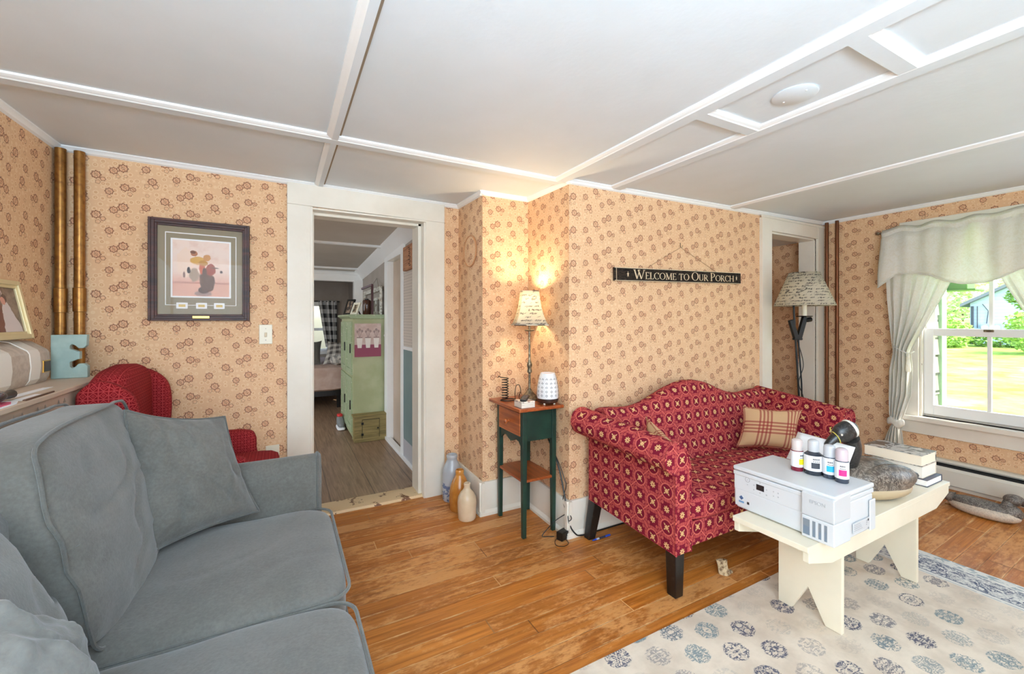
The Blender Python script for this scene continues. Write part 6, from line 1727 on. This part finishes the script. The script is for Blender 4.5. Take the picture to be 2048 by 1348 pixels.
# the outside of our own house beside the window: shingled return with a green corner board, and eave
t = thing('shingled_corner', 'shingled outer wall corner with pale green board just outside the window', 'wall corner', (4.7,1.5,0))
SHING = mat('weathered_shingles', lambda c: (lambda p: c.mix((p[2]*7.0).fract().lt(.12), c.mix(c.noise(c.vec(p[0]*22.0, p[2]*2.0), 1.0, 3).sm(.35,.7), rgb(140,146,132), rgb(188,190,172)), rgb(70,76,66)))(c.pos()), .8)
m = MB()
for k in range(14):
    z = -.1 + .16*k; m.prism([(1.395-.004,z),(1.395-.016,z),(1.395-.004,z+.17)], 'yz', 4.50, 4.70); m.prism([(1.395,z),(1.395-.004,z),(1.395-.004,z+.17),(1.395,z+.17)], 'yz', 4.50, 4.70)
m.build('shingles', SHING, t, smooth=0)
m = MB(); m.box(4.70,4.80,1.365,1.44,-.1,2.2); m.build('corner_board', mat('sage_corner_board', rgb(150,184,150), .6), t, smooth=0, bevel=.003)
m = MB(); m.box(4.49,4.80,1.40,1.60,-.1,2.2); m.build('sheathing', SHING, t, smooth=0)
t = thing('green_eave', 'green painted eave end showing at the top of the window', 'eave', (5.0,1.4,1.6))
m = MB(); m.box(4.95,5.12,1.285,1.75,1.555,1.64); m.build('soffit', mat('eave_green', rgb(96,140,84), .6), t, smooth=0, bevel=.004)
m = MB(); m.box(4.93,5.14,1.235,1.76,1.545,1.556); m.build('drip_edge', MATS['eave_green'], t, smooth=0)
m = MB(); m.box(4.80,5.0,1.70,1.80,-.1,1.64); m.build('wall_post', MATS['sage_corner_board'], t, smooth=0)

# ------------------------------------------------------------------ light
W = bpy.data.worlds.new('sky'); sc.world = W; W.use_nodes = True; nt = W.node_tree
bg = nt.nodes['Background']; sky = nt.nodes.new('ShaderNodeTexSky'); sky.sky_type = 'NISHITA'; sky.sun_disc = False; sky.sun_elevation = R(50); sky.sun_rotation = R(200); sky.air_density = 1.3; sky.dust_density = 2.5
nt.links.new(sky.outputs[0], bg.inputs[0]); bg.inputs[1].default_value = 1.0
def area(name, loc, rot, sx, sy, e, col=(1,1,1)):
    l = bpy.data.lights.new(name, 'AREA'); l.shape = 'RECTANGLE'; l.size = sx; l.size_y = sy; l.energy = e; l.color = col
    o = bpy.data.objects.new(name, l); COL.objects.link(o); o.location = loc; o.rotation_euler = rot; return o
s = bpy.data.lights.new('sun', 'SUN'); s.energy = 8.5; s.angle = R(1.0); s.color = (1,.96,.88)
so = bpy.data.objects.new('sun', s); COL.objects.link(so); so.rotation_euler = (R(38), R(18), 0)
# added fill lamps against solid wall, and the photographer's flash bounced off the ceiling
COOL = (.585,.81,1.0)
area('added_front_fill', (-.15,YF+.06,1.35), (R(90),0,0), 1.5, 1.5, 76, COOL)  # added fill behind the camera; the front wall has no window
area('added_left_fill', (XL+.06,-.85,1.35), (R(90),0,R(-90)), 1.2, 1.3, 42, COOL)  # added to brighten the room from the left; no opening here
area('bounced_flash', (.10,-.75,1.60), (R(180),0,0), .8, .8, 176, COOL)
area('added_right_fill', (XR-.06,-.75,1.25), (R(90),0,R(90)), 1.2, 1.3, 44, COOL)  # added fill on the right, in front of solid wall
o = area('window_portal', (XR+.16,(WY0+WY1)/2,(WZ0+WZ1)/2), (R(90),0,R(90)), WY1-WY0, WZ1-WZ0, 1); o.data.cycles.is_portal = True
area('added_hall_fill', (-2.1,5.0,1.3), (R(90),0,R(-90)), 1.4, 1.2, 34, (.78,.9,1.0))  # added unseen fill for the next room; its left wall is solid
sc.cycles.max_bounces = 10; sc.cycles.diffuse_bounces = 5; sc.cycles.glossy_bounces = 3; sc.cycles.transparent_max_bounces = 12
sc.cycles.sample_clamp_indirect = 6.0; sc.cycles.caustics_reflective = False; sc.cycles.caustics_refractive = False
sc.cycles.use_denoising = True
v = sc.view_settings; v.view_transform = 'Standard'; v.look = 'None'; v.exposure = -0.08; v.gamma = 1.0; v.use_curve_mapping = False
